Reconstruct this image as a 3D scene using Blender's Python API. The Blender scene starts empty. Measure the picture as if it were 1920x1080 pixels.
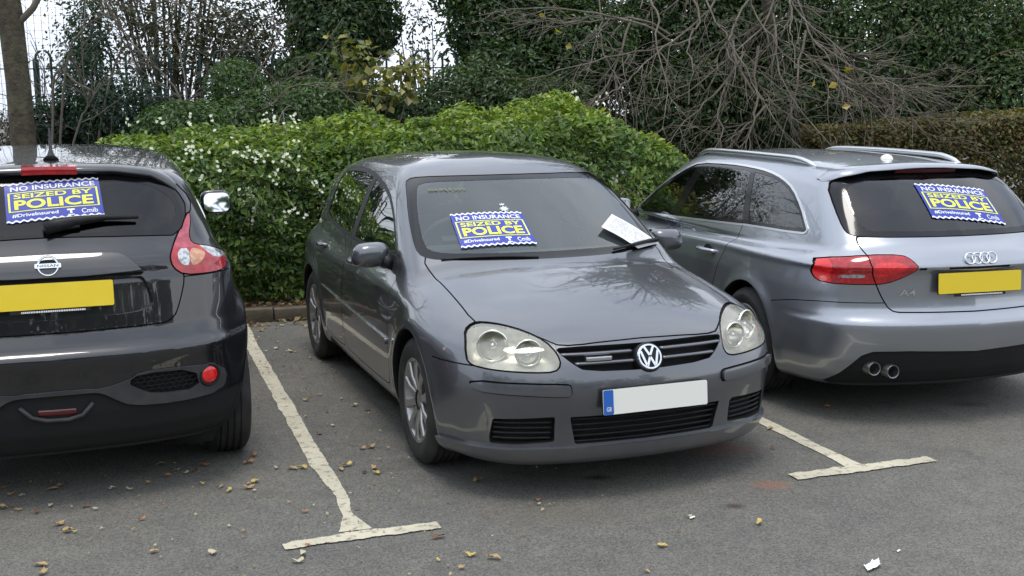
import bpy, bmesh, math, random
import numpy as np
from mathutils import Matrix, Vector
random.seed(7)
RNG = np.random.default_rng(11)
SC = bpy.context.scene
COL = SC.collection

# ------------------------------------------------------------------ camera
cam = bpy.data.cameras.new('camera')
cam.sensor_width = 36.0
cam.lens = 2095.0 / 1920.0 * 36.0
cam.clip_start = 0.05
cam.clip_end = 2000.0
camo = bpy.data.objects.new('camera', cam)
COL.objects.link(camo)
camo.matrix_world = (Matrix.Translation((0, 0, 1.723)) @ Matrix.Rotation(math.pi / 2 - 0.157, 4, 'X')
                     @ Matrix.Rotation(-0.008, 4, 'Z'))
SC.camera = camo

# ------------------------------------------------------------------ overcast daylight
SUN_EL, SUN_AZ = math.radians(83), math.radians(200)     # azimuth clockwise from +Y
W = bpy.data.worlds.new('World'); SC.world = W; W.use_nodes = True
nt = W.node_tree; nt.nodes.clear()
def wn(t, **k):
    n = nt.nodes.new(t)
    for a, b in k.items(): setattr(n, a, b)
    return n
sky = wn('ShaderNodeTexSky', sky_type='NISHITA', sun_disc=False, sun_elevation=SUN_EL, sun_rotation=SUN_AZ)
sky.dust_density = 3.0
tc = wn('ShaderNodeTexCoord')
mp = wn('ShaderNodeMapping'); mp.inputs['Scale'].default_value = (1.0, 1.0, 2.6)
nz = wn('ShaderNodeTexNoise'); nz.inputs['Scale'].default_value = 1.7; nz.inputs['Detail'].default_value = 7; nz.inputs['Roughness'].default_value = .55
cr = wn('ShaderNodeValToRGB')
cr.color_ramp.elements[0].position = .30; cr.color_ramp.elements[0].color = (4.5, 5.35, 6.9, 1)
cr.color_ramp.elements[1].position = .72; cr.color_ramp.elements[1].color = (9.6, 9.9, 10.3, 1)
mx = wn('ShaderNodeMix', data_type='RGBA'); mx.inputs[0].default_value = .86
bg = wn('ShaderNodeBackground'); bg.inputs['Strength'].default_value = .105
wo = wn('ShaderNodeOutputWorld')
nt.links.new(tc.outputs['Generated'], mp.inputs['Vector'])
nt.links.new(mp.outputs[0], nz.inputs['Vector'])
nt.links.new(nz.outputs[0], cr.inputs[0])
nt.links.new(sky.outputs[0], mx.inputs[6]); nt.links.new(cr.outputs[0], mx.inputs[7])
nt.links.new(mx.outputs[2], bg.inputs['Color']); nt.links.new(bg.outputs[0], wo.inputs['Surface'])
sun = bpy.data.lights.new('sun', 'SUN'); sun.energy = 1.0; sun.angle = math.radians(20); sun.color = (1, .96, .9)
suno = bpy.data.objects.new('sun', sun); COL.objects.link(suno)
suno.rotation_euler = (math.pi / 2 - SUN_EL, 0, -SUN_AZ + math.pi)
suno.location = (0, 0, 20)
SC.view_settings.view_transform = 'Standard'; SC.view_settings.look = 'None'
SC.view_settings.gamma = 1.0; SC.view_settings.use_curve_mapping = False
SC.view_settings.exposure = 0.8
SC.cycles.max_bounces = 8; SC.cycles.transparent_max_bounces = 24
# ------------------------------------------------------------------ geometry kit
def curve(pts, s=0.04):
    """smooth 1-D profile through a polyline, gaussian softened"""
    p = np.array(sorted(pts), float)
    x0, x1 = p[0, 0] - 1.0, p[-1, 0] + 1.0
    n = 1600
    xs = np.linspace(x0, x1, n)
    ys = np.interp(xs, p[:, 0], p[:, 1])
    if s > 0:
        d = xs[1] - xs[0]
        m = max(1, int(4 * s / d))
        k = np.exp(-0.5 * (np.arange(-m, m + 1) * d / s) ** 2)
        k /= k.sum()
        ys = np.convolve(np.pad(ys, m, mode='edge'), k, mode='valid')
    def f(x):
        return np.interp(x, xs, ys)
    return f

def smax(a, b, k):
    h = np.maximum(k - np.abs(a - b), 0.0) / k
    return np.maximum(a, b) + h * h * k * 0.25

def smin(a, b, k):
    return -smax(-a, -b, k)

def nrm(fn, x, y, z, e=2e-3):
    """field divided by its slope, about a true distance"""
    v = fn(x, y, z)
    gx = (fn(x + e, y, z) - v) / e
    gy = (fn(x, y + e, z) - v) / e
    gz = (fn(x, y, z + e) - v) / e
    return v / np.sqrt(gx * gx + gy * gy + gz * gz + 1e-9)

def grad(fn, V, e=1.5e-3):
    x, y, z = V.T
    g = np.stack([fn(x + e, y, z) - fn(x - e, y, z),
                  fn(x, y + e, z) - fn(x, y - e, z),
                  fn(x, y, z + e) - fn(x, y, z - e)], 1) / (2 * e)
    return g

def project(fn, V, it=3, off=0.0):
    V = V.copy()
    for _ in range(it):
        g = grad(fn, V)
        v = fn(*V.T) - off
        V -= g * (np.clip(v, -.05, .05) / np.maximum((g * g).sum(1), 0.05))[:, None]
    return V

def surface_net(fn, lo, hi, h):
    lo = np.array(lo, float); hi = np.array(hi, float)
    n = np.ceil((hi - lo) / h).astype(int) + 1
    ax = [lo[i] + h * np.arange(n[i]) for i in range(3)]
    X, Y, Z = np.meshgrid(*ax, indexing='ij')
    G = fn(X.ravel(), Y.ravel(), Z.ravel()).reshape(n)
    S = G < 0
    cnt = np.zeros(n - 1, int)
    for dx in (0, 1):
        for dy in (0, 1):
            for dz in (0, 1):
                cnt += S[dx:n[0]-1+dx, dy:n[1]-1+dy, dz:n[2]-1+dz]
    act = (cnt > 0) & (cnt < 8)
    idx = -np.ones(n - 1, int)
    idx[act] = np.arange(act.sum())
    ii = np.argwhere(act)
    P = np.zeros((len(ii), 3)); C = np.zeros(len(ii))
    cor = [(a, b, c) for a in (0, 1) for b in (0, 1) for c in (0, 1)]
    for a in range(8):
        for b in range(a + 1, 8):
            if sum(abs(cor[a][k] - cor[b][k]) for k in range(3)) != 1:
                continue
            A = ii + cor[a]; B = ii + cor[b]
            ga = G[tuple(A.T)]; gb = G[tuple(B.T)]
            m = (ga < 0) != (gb < 0)
            t = ga[m] / (ga[m] - gb[m])
            P[m] += A[m] + (B[m] - A[m]) * t[:, None]
            C[m] += 1
    V = lo + h * P / C[:, None]
    quads = []
    for axn in range(3):
        o = [(1, 2), (2, 0), (0, 1)][axn]
        sl0 = [slice(1, n[k] - 1) for k in range(3)]
        sl0[axn] = slice(0, n[axn] - 1)
        A = S[tuple(sl0)]
        sl1 = list(sl0); sl1[axn] = slice(1, n[axn])
        B = S[tuple(sl1)]
        e = np.argwhere(A != B)
        base = e.copy()
        for k in range(3):
            if k != axn:
                base[:, k] += 1
        flip = A[tuple(e.T)]
        def cell(d0, d1):
            c = base.copy(); c[:, o[0]] -= d0; c[:, o[1]] -= d1
            return idx[tuple(c.T)]
        q = np.stack([cell(1, 1), cell(0, 1), cell(0, 0), cell(1, 0)], 1)
        q[~flip] = q[~flip][:, ::-1]
        quads.append(q)
    Q = np.concatenate(quads)
    F = np.concatenate([Q[:, [0, 1, 2]], Q[:, [0, 2, 3]]])
    return V, F

def subdivide(V, F):
    E = np.sort(np.concatenate([F[:, [0, 1]], F[:, [1, 2]], F[:, [2, 0]]]), 1)
    U, inv = np.unique(E, axis=0, return_inverse=True)
    inv = inv.ravel()
    M = (V[U[:, 0]] + V[U[:, 1]]) / 2
    n = len(F); o = len(V)
    a, b, c = inv[:n] + o, inv[n:2*n] + o, inv[2*n:] + o
    F2 = np.concatenate([np.stack(t, 1) for t in (
        (F[:, 0], a, c), (F[:, 1], b, a), (F[:, 2], c, b), (a, b, c))])
    return np.concatenate([V, M]), F2

class Shell:
    """a smooth closed skin that is cut into panels along outlines"""
    def __init__(self, fn, lo, hi, h=0.03, sub=1):
        self.fn = fn
        V, F = surface_net(fn, lo, hi, h)
        V = project(fn, V, 4)
        for _ in range(sub):
            V, F = subdivide(V, F)
            V = project(fn, V, 1)
        self.V = V
        self.P = {'body': F}
    def cen(self, F):
        return (self.V[F[:, 0]] + self.V[F[:, 1]] + self.V[F[:, 2]]) / 3
    def clip(self, F, g):
        V = self.V
        used = np.unique(F)
        val = np.full(len(V), 1.0)
        gv = g(V[used])
        gv = np.where(np.abs(gv) < 1e-7, 1e-7, gv)
        val[used] = gv
        s = val[F] < 0
        k = s.sum(1)
        ins = F[k == 3]; out = F[k == 0]
        M = F[(k == 1) | (k == 2)]; sm = s[(k == 1) | (k == 2)]
        if len(M) == 0:
            return ins, out
        lone = np.where(sm.sum(1) == 1, sm.argmax(1), (~sm).argmax(1))
        r = np.arange(len(M))
        a = M[r, lone]; b = M[r, (lone + 1) % 3]; c = M[r, (lone + 2) % 3]
        E = np.sort(np.concatenate([np.stack([a, b], 1), np.stack([a, c], 1)]), 1)
        U, inv = np.unique(E, axis=0, return_inverse=True)
        inv = inv.ravel()
        A, B = V[U[:, 0]].copy(), V[U[:, 1]].copy()
        ga, gb = val[U[:, 0]].copy(), val[U[:, 1]].copy()
        for _ in range(4):
            t = np.clip(ga / (ga - gb), .02, .98)
            X = A + (B - A) * t[:, None]
            gx = g(X)
            m = (gx < 0) == (ga < 0)
            A[m] = X[m]; ga[m] = gx[m]
            B[~m] = X[~m]; gb[~m] = gx[~m]
        t = ga / (ga - gb + 1e-12)
        X = A + (B - A) * np.clip(t, 0, 1)[:, None]
        o = len(V)
        self.V = np.concatenate([V, X])
        ab = inv[:len(M)] + o; ac = inv[len(M):] + o
        tri = np.stack([a, ab, ac], 1)
        q1 = np.stack([ab, b, c], 1); q2 = np.stack([ab, c, ac], 1)
        one = sm.sum(1) == 1
        ins = np.concatenate([ins, tri[one], q1[~one], q2[~one]])
        out = np.concatenate([out, tri[~one], q1[one], q2[one]])
        return ins, out
    def carve(self, src, dst, g, sel=None):
        for sname in (src if isinstance(src, (list, tuple)) else [src]):
            F = self.P.get(sname)
            if F is None or len(F) == 0:
                continue
            if sel is not None:
                m = sel(self.cen(F))
                rest = F[~m]; F = F[m]
            else:
                rest = F[:0]
            if len(F) == 0:
                continue
            ins, out = self.clip(F, g)
            self.P[sname] = np.concatenate([rest, out])
            self.P[dst] = np.concatenate([self.P[dst], ins]) if dst in self.P else ins
    def panel(self, src, dst, g, sel=None, gap=.005, gapname='gap'):
        t = '__t'
        self.carve(src, t, lambda V: g(V) - gap / 2, sel)
        if t in self.P:
            self.carve(t, dst, lambda V: g(V) + gap / 2)
            self.P[gapname] = np.concatenate([self.P[gapname], self.P[t]]) if gapname in self.P else self.P[t]
            del self.P[t]
    def get(self, name, off=0.0, flip=False, keep=None):
        F = self.P[name]
        if keep is not None:
            F = F[keep(self.cen(F))]
        used, inv = np.unique(F, return_inverse=True)
        V = self.V[used]; F = inv.reshape(F.shape)
        V = project(self.fn, V, 1)
        N = grad(self.fn, V); N /= np.linalg.norm(N, axis=1)[:, None] + 1e-9
        V = V + N * off
        if flip:
            F = F[:, ::-1]; N = -N
        return V, F, N

def chaikin(P, it=2, closed=True):
    P = np.array(P, float)
    for _ in range(it):
        if closed:
            Q = np.roll(P, -1, 0)
            P = np.stack([P * .75 + Q * .25, P * .25 + Q * .75], 1).reshape(-1, P.shape[1])
        else:
            A, B = P[:-1], P[1:]
            M = np.stack([A * .75 + B * .25, A * .25 + B * .75], 1).reshape(-1, P.shape[1])
            P = np.concatenate([P[:1], M[1:-1], P[-1:]])
    return P

def poly_sdf(p, q):
    """signed distance of points q (n,2) to polygon p, negative inside"""
    p = np.asarray(p, float)
    d = np.full(len(q), 1e9); ins = np.zeros(len(q), bool)
    for i in range(len(p)):
        a = p[i]; b = p[(i + 1) % len(p)]
        e = b - a; w = q - a
        t = np.clip((w @ e) / (e @ e + 1e-12), 0, 1)
        d = np.minimum(d, ((w - t[:, None] * e) ** 2).sum(1))
        c1 = (a[1] <= q[:, 1]) != (b[1] <= q[:, 1])
        xx = a[0] + (q[:, 1] - a[1]) * (e[0] / (e[1] if abs(e[1]) > 1e-12 else 1e-12))
        ins ^= c1 & (q[:, 0] < xx)
    d = np.sqrt(d)
    return np.where(ins, -d, d)

def line_dist(p, q):
    p = np.asarray(p, float)
    d = np.full(len(q), 1e9)
    for i in range(len(p) - 1):
        a = p[i]; e = p[i + 1] - a; w = q - a
        t = np.clip((w @ e) / (e @ e + 1e-12), 0, 1)
        d = np.minimum(d, ((w - t[:, None] * e) ** 2).sum(1))
    return np.sqrt(d)

AX = {'x': 0, 'y': 1, 'z': 2}
def G(poly, plane, r=0.0, soft=2, mirror=False):
    """outline in a view plane ('yz','xz','xy') -> cutting field; mirror takes |y|"""
    P = chaikin(poly, soft) if soft else np.array(poly, float)
    i, j = AX[plane[0]], AX[plane[1]]
    lo = P.min(0) - .08; hi = P.max(0) + .08
    def g(V):
        q = V[:, [i, j]].copy()
        if mirror:
            for k, a in enumerate((i, j)):
                if a == 1:
                    q[:, k] = np.abs(q[:, k])
        res = np.full(len(q), .08)
        m = ((q > lo) & (q < hi)).all(1)
        if m.any():
            res[m] = poly_sdf(P, q[m]) - r
        return res
    return g
def GL(line, plane, w, soft=2, mirror=False):
    P = chaikin(line, soft, False) if soft else np.array(line, float)
    i, j = AX[plane[0]], AX[plane[1]]
    def g(V):
        q = V[:, [i, j]].copy()
        if mirror:
            for k, a in enumerate((i, j)):
                if a == 1:
                    q[:, k] = np.abs(q[:, k])
        return line_dist(P, q) - w
    return g
# ------------------------------------------------------------------ mesh helpers
def mk(name, V, F, mat=None, parent=None, N=None, smooth=True, bevel=0.0, attr=None):
    V = np.asarray(V, float)
    me = bpy.data.meshes.new(name)
    if isinstance(F, np.ndarray) and F.ndim == 2:
        n, k = F.shape
        me.vertices.add(len(V)); me.vertices.foreach_set('co', V.astype(np.float32).ravel())
        me.loops.add(n * k); me.loops.foreach_set('vertex_index', F.astype(np.int32).ravel())
        me.polygons.add(n)
        me.polygons.foreach_set('loop_start', (np.arange(n) * k).astype(np.int32))
        me.polygons.foreach_set('loop_total', np.full(n, k, np.int32))
        me.update(calc_edges=True)
    else:
        me.from_pydata([tuple(v) for v in V], [], [tuple(int(i) for i in f) for f in F])
    if bevel > 0:
        bm = bmesh.new(); bm.from_mesh(me)
        bmesh.ops.recalc_face_normals(bm, faces=bm.faces)
        ed = [e for e in bm.edges if len(e.link_faces) == 2 and e.calc_face_angle(0) > .6]
        bmesh.ops.bevel(bm, geom=ed, offset=bevel, segments=2, affect='EDGES', profile=.6)
        bm.to_mesh(me); bm.free()
    me.polygons.foreach_set('use_smooth', np.full(len(me.polygons), bool(smooth)))
    if smooth and N is None and bevel > 0 or smooth == 2:
        try: me.set_sharp_from_angle(angle=.7)
        except Exception: pass
    if N is not None:
        me.normals_split_custom_set_from_vertices(N.astype(np.float32).tolist())
    if attr is not None:
        a = me.attributes.new('tint', 'FLOAT_COLOR', 'FACE')
        a.data.foreach_set('color', attr.astype(np.float32).ravel())
    if mat: me.materials.append(mat)
    o = bpy.data.objects.new(name, me); COL.objects.link(o)
    if parent: o.parent = parent
    return o

def root(name, label, cat, loc=(0, 0, 0), rz=0, group=None):
    o = bpy.data.objects.new(name, None); COL.objects.link(o)
    o.empty_display_size = .2
    o.location = loc; o.rotation_euler = (0, 0, rz)
    return tag(o, label, cat, group)
def tag(o, label=None, cat=None, group=None, kind=None):
    for k, v in (('label', label), ('category', cat), ('group', group), ('kind', kind)):
        if v: o[k] = v
    return o

def join(*parts):
    if all(isinstance(F, np.ndarray) for V, F in parts) and len({F.shape[1] for V, F in parts}) == 1:
        o = np.cumsum([0] + [len(V) for V, F in parts])
        return np.concatenate([V for V, F in parts]), np.concatenate([F + k for (V, F), k in zip(parts, o)])
    Vs, Fs, o = [], [], 0
    for V, F in parts:
        V = np.asarray(V, float); Vs.append(V)
        Fs += [tuple(int(i) + o for i in f) for f in F]; o += len(V)
    return np.concatenate(Vs), Fs
def box(c, s, rot=None):
    c = np.array(c, float); s = np.array(s, float) / 2
    V = np.array([[x, y, z] for x in (-1, 1) for y in (-1, 1) for z in (-1, 1)], float) * s
    if rot is not None: V = V @ np.array(rot).T
    return V + c, [(0, 1, 3, 2), (4, 6, 7, 5), (0, 4, 5, 1), (2, 3, 7, 6), (0, 2, 6, 4), (1, 5, 7, 3)]
def rotm(ax, a):
    return np.array(Matrix.Rotation(a, 3, ax))
def lathe(prof, n=40, axis='y', c=(0, 0, 0), closed=False):
    """prof (radius, along axis)"""
    V = []; F = []
    m = len(prof)
    for i in range(n):
        a = 2 * math.pi * i / n
        for r, t in prof:
            if axis == 'y': V.append((r * math.cos(a), t, r * math.sin(a)))
            elif axis == 'x': V.append((t, r * math.cos(a), r * math.sin(a)))
            else: V.append((r * math.cos(a), r * math.sin(a), t))
    for i in range(n):
        j = (i + 1) % n
        for k in range(m if closed else m - 1):
            l = (k + 1) % m
            F.append((i * m + k, j * m + k, j * m + l, i * m + l))
    return np.array(V) + np.array(c), F
def tube(path, rad, n=6, cap=True):
    P = np.asarray(path, float); m = len(P)
    R = np.broadcast_to(np.asarray(rad, float), (m,))
    T = np.gradient(P, axis=0); T /= np.linalg.norm(T, axis=1)[:, None] + 1e-9
    up = np.array([0, 0, 1.0]) if abs(T[0, 2]) < .9 else np.array([1.0, 0, 0])
    A = np.cross(T, up); A /= np.linalg.norm(A, axis=1)[:, None] + 1e-9
    B = np.cross(T, A)
    an = np.arange(n) * 2 * math.pi / n
    V = (P[:, None] + R[:, None, None] * (np.cos(an)[None, :, None] * A[:, None] + np.sin(an)[None, :, None] * B[:, None])).reshape(-1, 3)
    I = (np.arange(m - 1) * n)[:, None]; K = np.arange(n)[None]; L = (K + 1) % n
    F = np.stack([I + K, I + L, I + n + L, I + n + K], 2).reshape(-1, 4)
    if cap:
        F = [tuple(q) for q in F.tolist()]
        F.append(tuple(range(n))[::-1]); F.append(tuple(range((m - 1) * n, m * n)))
    return V, F
def prism(poly, d, plane='yz', at=0.0):
    """outline pulled out by d along the third axis"""
    P = np.asarray(poly, float); n = len(P)
    i, j = AX[plane[0]], AX[plane[1]]; k = 3 - i - j
    V = np.zeros((2 * n, 3)); V[:n, i] = V[n:, i] = P[:, 0]; V[:n, j] = V[n:, j] = P[:, 1]
    V[:n, k] = at; V[n:, k] = at + d
    F = [tuple(range(n)), tuple(range(2 * n - 1, n - 1, -1))]
    F += [(a, a + n, (a + 1) % n + n, (a + 1) % n) for a in range(n)]
    return V, F
def rrect(w, h, r, n=5, c=(0, 0)):
    P = []
    for cx, cy, a0 in ((w/2-r, h/2-r, 0), (-w/2+r, h/2-r, 90), (-w/2+r, -h/2+r, 180), (w/2-r, -h/2+r, 270)):
        for k in range(n + 1):
            a = math.radians(a0 + 90 * k / n)
            P.append((c[0] + cx + r * math.cos(a), c[1] + cy + r * math.sin(a)))
    return P
def rim_edges(F):
    E = np.concatenate([F[:, [0, 1]], F[:, [1, 2]], F[:, [2, 0]]])
    S = np.sort(E, 1)
    U, idx, cnt = np.unique(S, axis=0, return_index=True, return_counts=True)
    return E[idx[cnt == 1]]
def walled(V, F, N, off, back=0.0):
    """panel moved by off along its normals, with walls from its rim to level back"""
    E = rim_edges(F); o = len(V)
    used, inv = np.unique(E, return_inverse=True); inv = inv.reshape(E.shape)
    A = V[used] + N[used] * off; B = V[used] + N[used] * back
    k = len(used)
    c = V.mean(0)
    # wall normals: away from the panel's middle, in the surface
    nb = np.zeros((k, 3))
    for (a, b), (i, j) in zip(E, inv):
        e = V[b] - V[a]; w = np.cross(e, N[a]); w /= np.linalg.norm(w) + 1e-9
        nb[i] += w; nb[j] += w
    nb /= np.linalg.norm(nb, axis=1)[:, None] + 1e-9
    if off < back: nb = -nb
    W1 = inv[:, [1, 0]] + o; W2 = inv + o + k
    q = np.concatenate([np.stack([W1[:, 0], W1[:, 1], W2[:, 0]], 1), np.stack([W1[:, 0], W2[:, 0], W2[:, 1]], 1)])
    if off < back: q = q
    return (np.concatenate([V + N * off, A, B]), np.concatenate([F, q]), np.concatenate([N, nb, nb]))
_tcache = {}
def text_mesh(s, size=1.0, bold=0.0, align='CENTER', sx=1.0):
    key = (s, bold)
    if key not in _tcache:
        cu = bpy.data.curves.new('t', 'FONT'); cu.body = s; cu.size = 1.0; cu.offset = bold
        cu.resolution_u = 3; cu.align_x = 'LEFT'
        ob = bpy.data.objects.new('t', cu); COL.objects.link(ob)
        bpy.context.view_layer.update()
        me = bpy.data.meshes.new_from_object(ob.evaluated_get(bpy.context.evaluated_depsgraph_get()))
        V = np.array([v.co[:] for v in me.vertices]); F = [tuple(p.vertices) for p in me.polygons]
        bpy.data.objects.remove(ob); bpy.data.curves.remove(cu); bpy.data.meshes.remove(me)
        _tcache[key] = (V, F)
    V, F = _tcache[key]; V = V.copy()
    V[:, 0] -= V[:, 0].min(); w = V[:, 0].max()
    if align == 'CENTER': V[:, 0] -= w / 2
    V[:, 0] *= sx
    return V * size, F
def text_fit(s, x0, x1, y0, y1, bold=0.0):
    V, F = text_mesh(s, 1.0, bold, 'LEFT')
    lo = V.min(0); hi = V.max(0)
    V = V.copy()
    V[:, 0] = x0 + (V[:, 0] - lo[0]) / (hi[0] - lo[0]) * (x1 - x0)
    V[:, 1] = y0 + (V[:, 1] - lo[1]) / (hi[1] - lo[1]) * (y1 - y0)
    return V, F
def surf_x(fn, y, z, x0=-.3, x1=.9):
    y = np.asarray(y, float); z = np.broadcast_to(np.asarray(z, float), y.shape)
    lo = np.full(y.shape, x0); hi = np.full(y.shape, x1)
    for _ in range(26):
        m = (lo + hi) / 2; v = fn(m, y, z) < 0
        hi = np.where(v, m, hi); lo = np.where(v, lo, m)
    return hi
def surf_y(fn, x, z, s=1, y0=1.3, y1=.2):
    x = np.asarray(x, float); z = np.broadcast_to(np.asarray(z, float), x.shape)
    lo = np.full(x.shape, y1); hi = np.full(x.shape, y0)
    for _ in range(26):
        m = (lo + hi) / 2; v = fn(x, s * m, z) < 0
        lo = np.where(v, m, lo); hi = np.where(v, hi, m)
    return s * hi
def surf_z(fn, x, y, z0=.5, z1=1.8):
    x = np.asarray(x, float); y = np.broadcast_to(np.asarray(y, float), x.shape)
    lo = np.full(x.shape, z0); hi = np.full(x.shape, z1)
    for _ in range(26):
        m = (lo + hi) / 2; v = fn(x, y, m) < 0
        lo = np.where(v, m, lo); hi = np.where(v, hi, m)
    return hi
def slat(fn, y0, y1, z, h, out, depth, n=24, tilt=0.0):
    """louvre bar that follows the car's front or tail at height z"""
    y = np.linspace(y0, y1, n); z = np.broadcast_to(z, y.shape)
    x = surf_x(fn, y, z)
    c = [(-out, -h/2), (-out - .003, 0), (-out, h/2), (depth, h/2 + tilt), (depth, -h/2 + tilt)]
    V = np.concatenate([np.stack([x + a, y, z + b], 1) for a, b in c]); k = len(c)
    F = []
    for q in range(k):
        r = (q + 1) % k
        for i in range(n - 1):
            F.append((q * n + i, q * n + i + 1, r * n + i + 1, r * n + i))
    F += [tuple(q * n for q in range(k)), tuple(q * n + n - 1 for q in range(k))[::-1]]
    return V, F

# ------------------------------------------------------------------ materials
def M(name, col, rough=.5, metal=0.0, coat=0.0, spec=.5, noise=None, bump=None, trans=0.0, crough=.03, emit=None, ior=1.5):
    m = bpy.data.materials.new(name); m.use_nodes = True
    t = m.node_tree; b = t.nodes['Principled BSDF']
    b.inputs['Base Color'].default_value = (*col, 1); b.inputs['Roughness'].default_value = rough
    b.inputs['Metallic'].default_value = metal; b.inputs['Coat Weight'].default_value = coat
    b.inputs['Coat Roughness'].default_value = crough
    b.inputs['Specular IOR Level'].default_value = spec; b.inputs['Transmission Weight'].default_value = trans
    b.inputs['IOR'].default_value = ior
    if noise or bump:
        co = t.nodes.new('ShaderNodeTexCoord')
    if noise:      # (scale, colour2, lo, hi, roughness2)
        n = t.nodes.new('ShaderNodeTexNoise'); n.inputs['Scale'].default_value = noise[0]; n.inputs['Detail'].default_value = 6
        r = t.nodes.new('ShaderNodeMapRange'); r.inputs[1].default_value = noise[2]; r.inputs[2].default_value = noise[3]
        x = t.nodes.new('ShaderNodeMix'); x.data_type = 'RGBA'
        x.inputs[6].default_value = (*col, 1); x.inputs[7].default_value = (*noise[1], 1)
        t.links.new(co.outputs['Object'], n.inputs['Vector']); t.links.new(n.outputs[0], r.inputs[0])
        t.links.new(r.outputs[0], x.inputs[0]); t.links.new(x.outputs[2], b.inputs['Base Color'])
        if len(noise) > 4:
            r2 = t.nodes.new('ShaderNodeMapRange'); r2.inputs[1].default_value = noise[2]; r2.inputs[2].default_value = noise[3]
            r2.inputs[3].default_value = rough; r2.inputs[4].default_value = noise[4]
            t.links.new(n.outputs[0], r2.inputs[0]); t.links.new(r2.outputs[0], b.inputs['Roughness'])
    if bump:       # (scale, strength, distance)
        n = t.nodes.new('ShaderNodeTexNoise'); n.inputs['Scale'].default_value = bump[0]; n.inputs['Detail'].default_value = 5
        u = t.nodes.new('ShaderNodeBump'); u.inputs['Strength'].default_value = bump[1]; u.inputs['Distance'].default_value = bump[2]
        t.links.new(co.outputs['Object'], n.inputs['Vector']); t.links.new(n.outputs[0], u.inputs['Height'])
        t.links.new(u.outputs[0], b.inputs['Normal'])
    return m
def paint(name, col, metal, rough, dust=(.22, .20, .17), amount=.25):
    """metallic lacquer with road film low down and faint dust all over"""
    m = M(name, col, rough, metal, 1.0, .3, crough=.02)
    t = m.node_tree; b = t.nodes['Principled BSDF']
    b.inputs['Coat IOR'].default_value = 1.7
    co = t.nodes.new('ShaderNodeTexCoord'); sp = t.nodes.new('ShaderNodeSeparateXYZ')
    n = t.nodes.new('ShaderNodeTexNoise'); n.inputs['Scale'].default_value = 7; n.inputs['Detail'].default_value = 9; n.inputs['Roughness'].default_value = .65
    h = t.nodes.new('ShaderNodeMapRange'); h.inputs[1].default_value = .55; h.inputs[2].default_value = .15; h.inputs[3].default_value = .15; h.inputs[4].default_value = 1
    a = t.nodes.new('ShaderNodeMapRange'); a.inputs[1].default_value = .35; a.inputs[2].default_value = .75
    mu = t.nodes.new('ShaderNodeMath'); mu.operation = 'MULTIPLY'
    m2 = t.nodes.new('ShaderNodeMath'); m2.operation = 'MULTIPLY'; m2.inputs[1].default_value = amount
    x = t.nodes.new('ShaderNodeMix'); x.data_type = 'RGBA'; x.inputs[6].default_value = (*col, 1); x.inputs[7].default_value = (*dust, 1)
    L = t.links.new
    L(co.outputs['Object'], n.inputs['Vector']); L(co.outputs['Object'], sp.inputs[0])
    L(sp.outputs[2], h.inputs[0]); L(n.outputs[0], a.inputs[0])
    L(h.outputs[0], mu.inputs[0]); L(a.outputs[0], mu.inputs[1]); L(mu.outputs[0], m2.inputs[0])
    L(m2.outputs[0], x.inputs[0]); L(x.outputs[2], b.inputs['Base Color'])
    r = t.nodes.new('ShaderNodeMapRange'); r.inputs[3].default_value = .02; r.inputs[4].default_value = .45
    L(m2.outputs[0], r.inputs[0]); L(r.outputs[0], b.inputs['Coat Roughness'])
    c = t.nodes.new('ShaderNodeMapRange'); c.inputs[3].default_value = metal; c.inputs[4].default_value = 0
    L(m2.outputs[0], c.inputs[0]); L(c.outputs[0], b.inputs['Metallic'])
    return m
def glass(name, tint, boost=1.6, milky=0.0, milk=(.8, .8, .7), rough=.0, ior=1.5):
    """thin pane: tinted see-through plus mirror reflection by angle"""
    m = bpy.data.materials.new(name); m.use_nodes = True
    t = m.node_tree; t.nodes.clear(); L = t.links.new
    o = t.nodes.new('ShaderNodeOutputMaterial'); tr = t.nodes.new('ShaderNodeBsdfTransparent'); gl = t.nodes.new('ShaderNodeBsdfGlossy')
    tr.inputs[0].default_value = (*tint, 1); gl.inputs['Roughness'].default_value = rough
    fr = t.nodes.new('ShaderNodeFresnel'); fr.inputs[0].default_value = ior
    mu = t.nodes.new('ShaderNodeMath'); mu.operation = 'MULTIPLY'; mu.inputs[1].default_value = boost; mu.use_clamp = True
    ms = t.nodes.new('ShaderNodeMixShader'); L(fr.outputs[0], mu.inputs[0]); L(mu.outputs[0], ms.inputs[0])
    base = tr.outputs[0]
    if milky > 0:
        df = t.nodes.new('ShaderNodeBsdfDiffuse'); df.inputs[0].default_value = (*milk, 1)
        m0 = t.nodes.new('ShaderNodeMixShader'); m0.inputs[0].default_value = milky
        L(tr.outputs[0], m0.inputs[1]); L(df.outputs[0], m0.inputs[2]); base = m0.outputs[0]
    L(base, ms.inputs[1]); L(gl.outputs[0], ms.inputs[2]); L(ms.outputs[0], o.inputs[0])
    return m
MT = {}
MT['golf'] = paint('grey_metallic_paint', (.125, .130, .143), .75, .34)
MT['juke'] = paint('black_paint', (.006, .006, .008), .0, .35, amount=.06)
MT['audi'] = paint('silver_grey_paint', (.36, .38, .415), .8, .32, amount=.18)
MT['gap'] = M('shadow_gap', (.004, .004, .004), .9)
MT['black'] = M('black_plastic', (.010, .010, .011), .5, spec=.3, noise=(30, (.018, .018, .018), .4, .7))
MT['dark'] = M('matt_black', (.008, .008, .008), .8)
MT['greyplastic'] = M('grey_plastic', (.042, .042, .044), .55, noise=(14, (.065, .064, .060), .4, .75))
MT['gloss'] = M('gloss_black', (.006, .006, .007), .08, spec=.5)
MT['rubber'] = M('tyre_rubber', (.018, .018, .018), .78, noise=(9, (.05, .046, .04), .45, .8))
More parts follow.
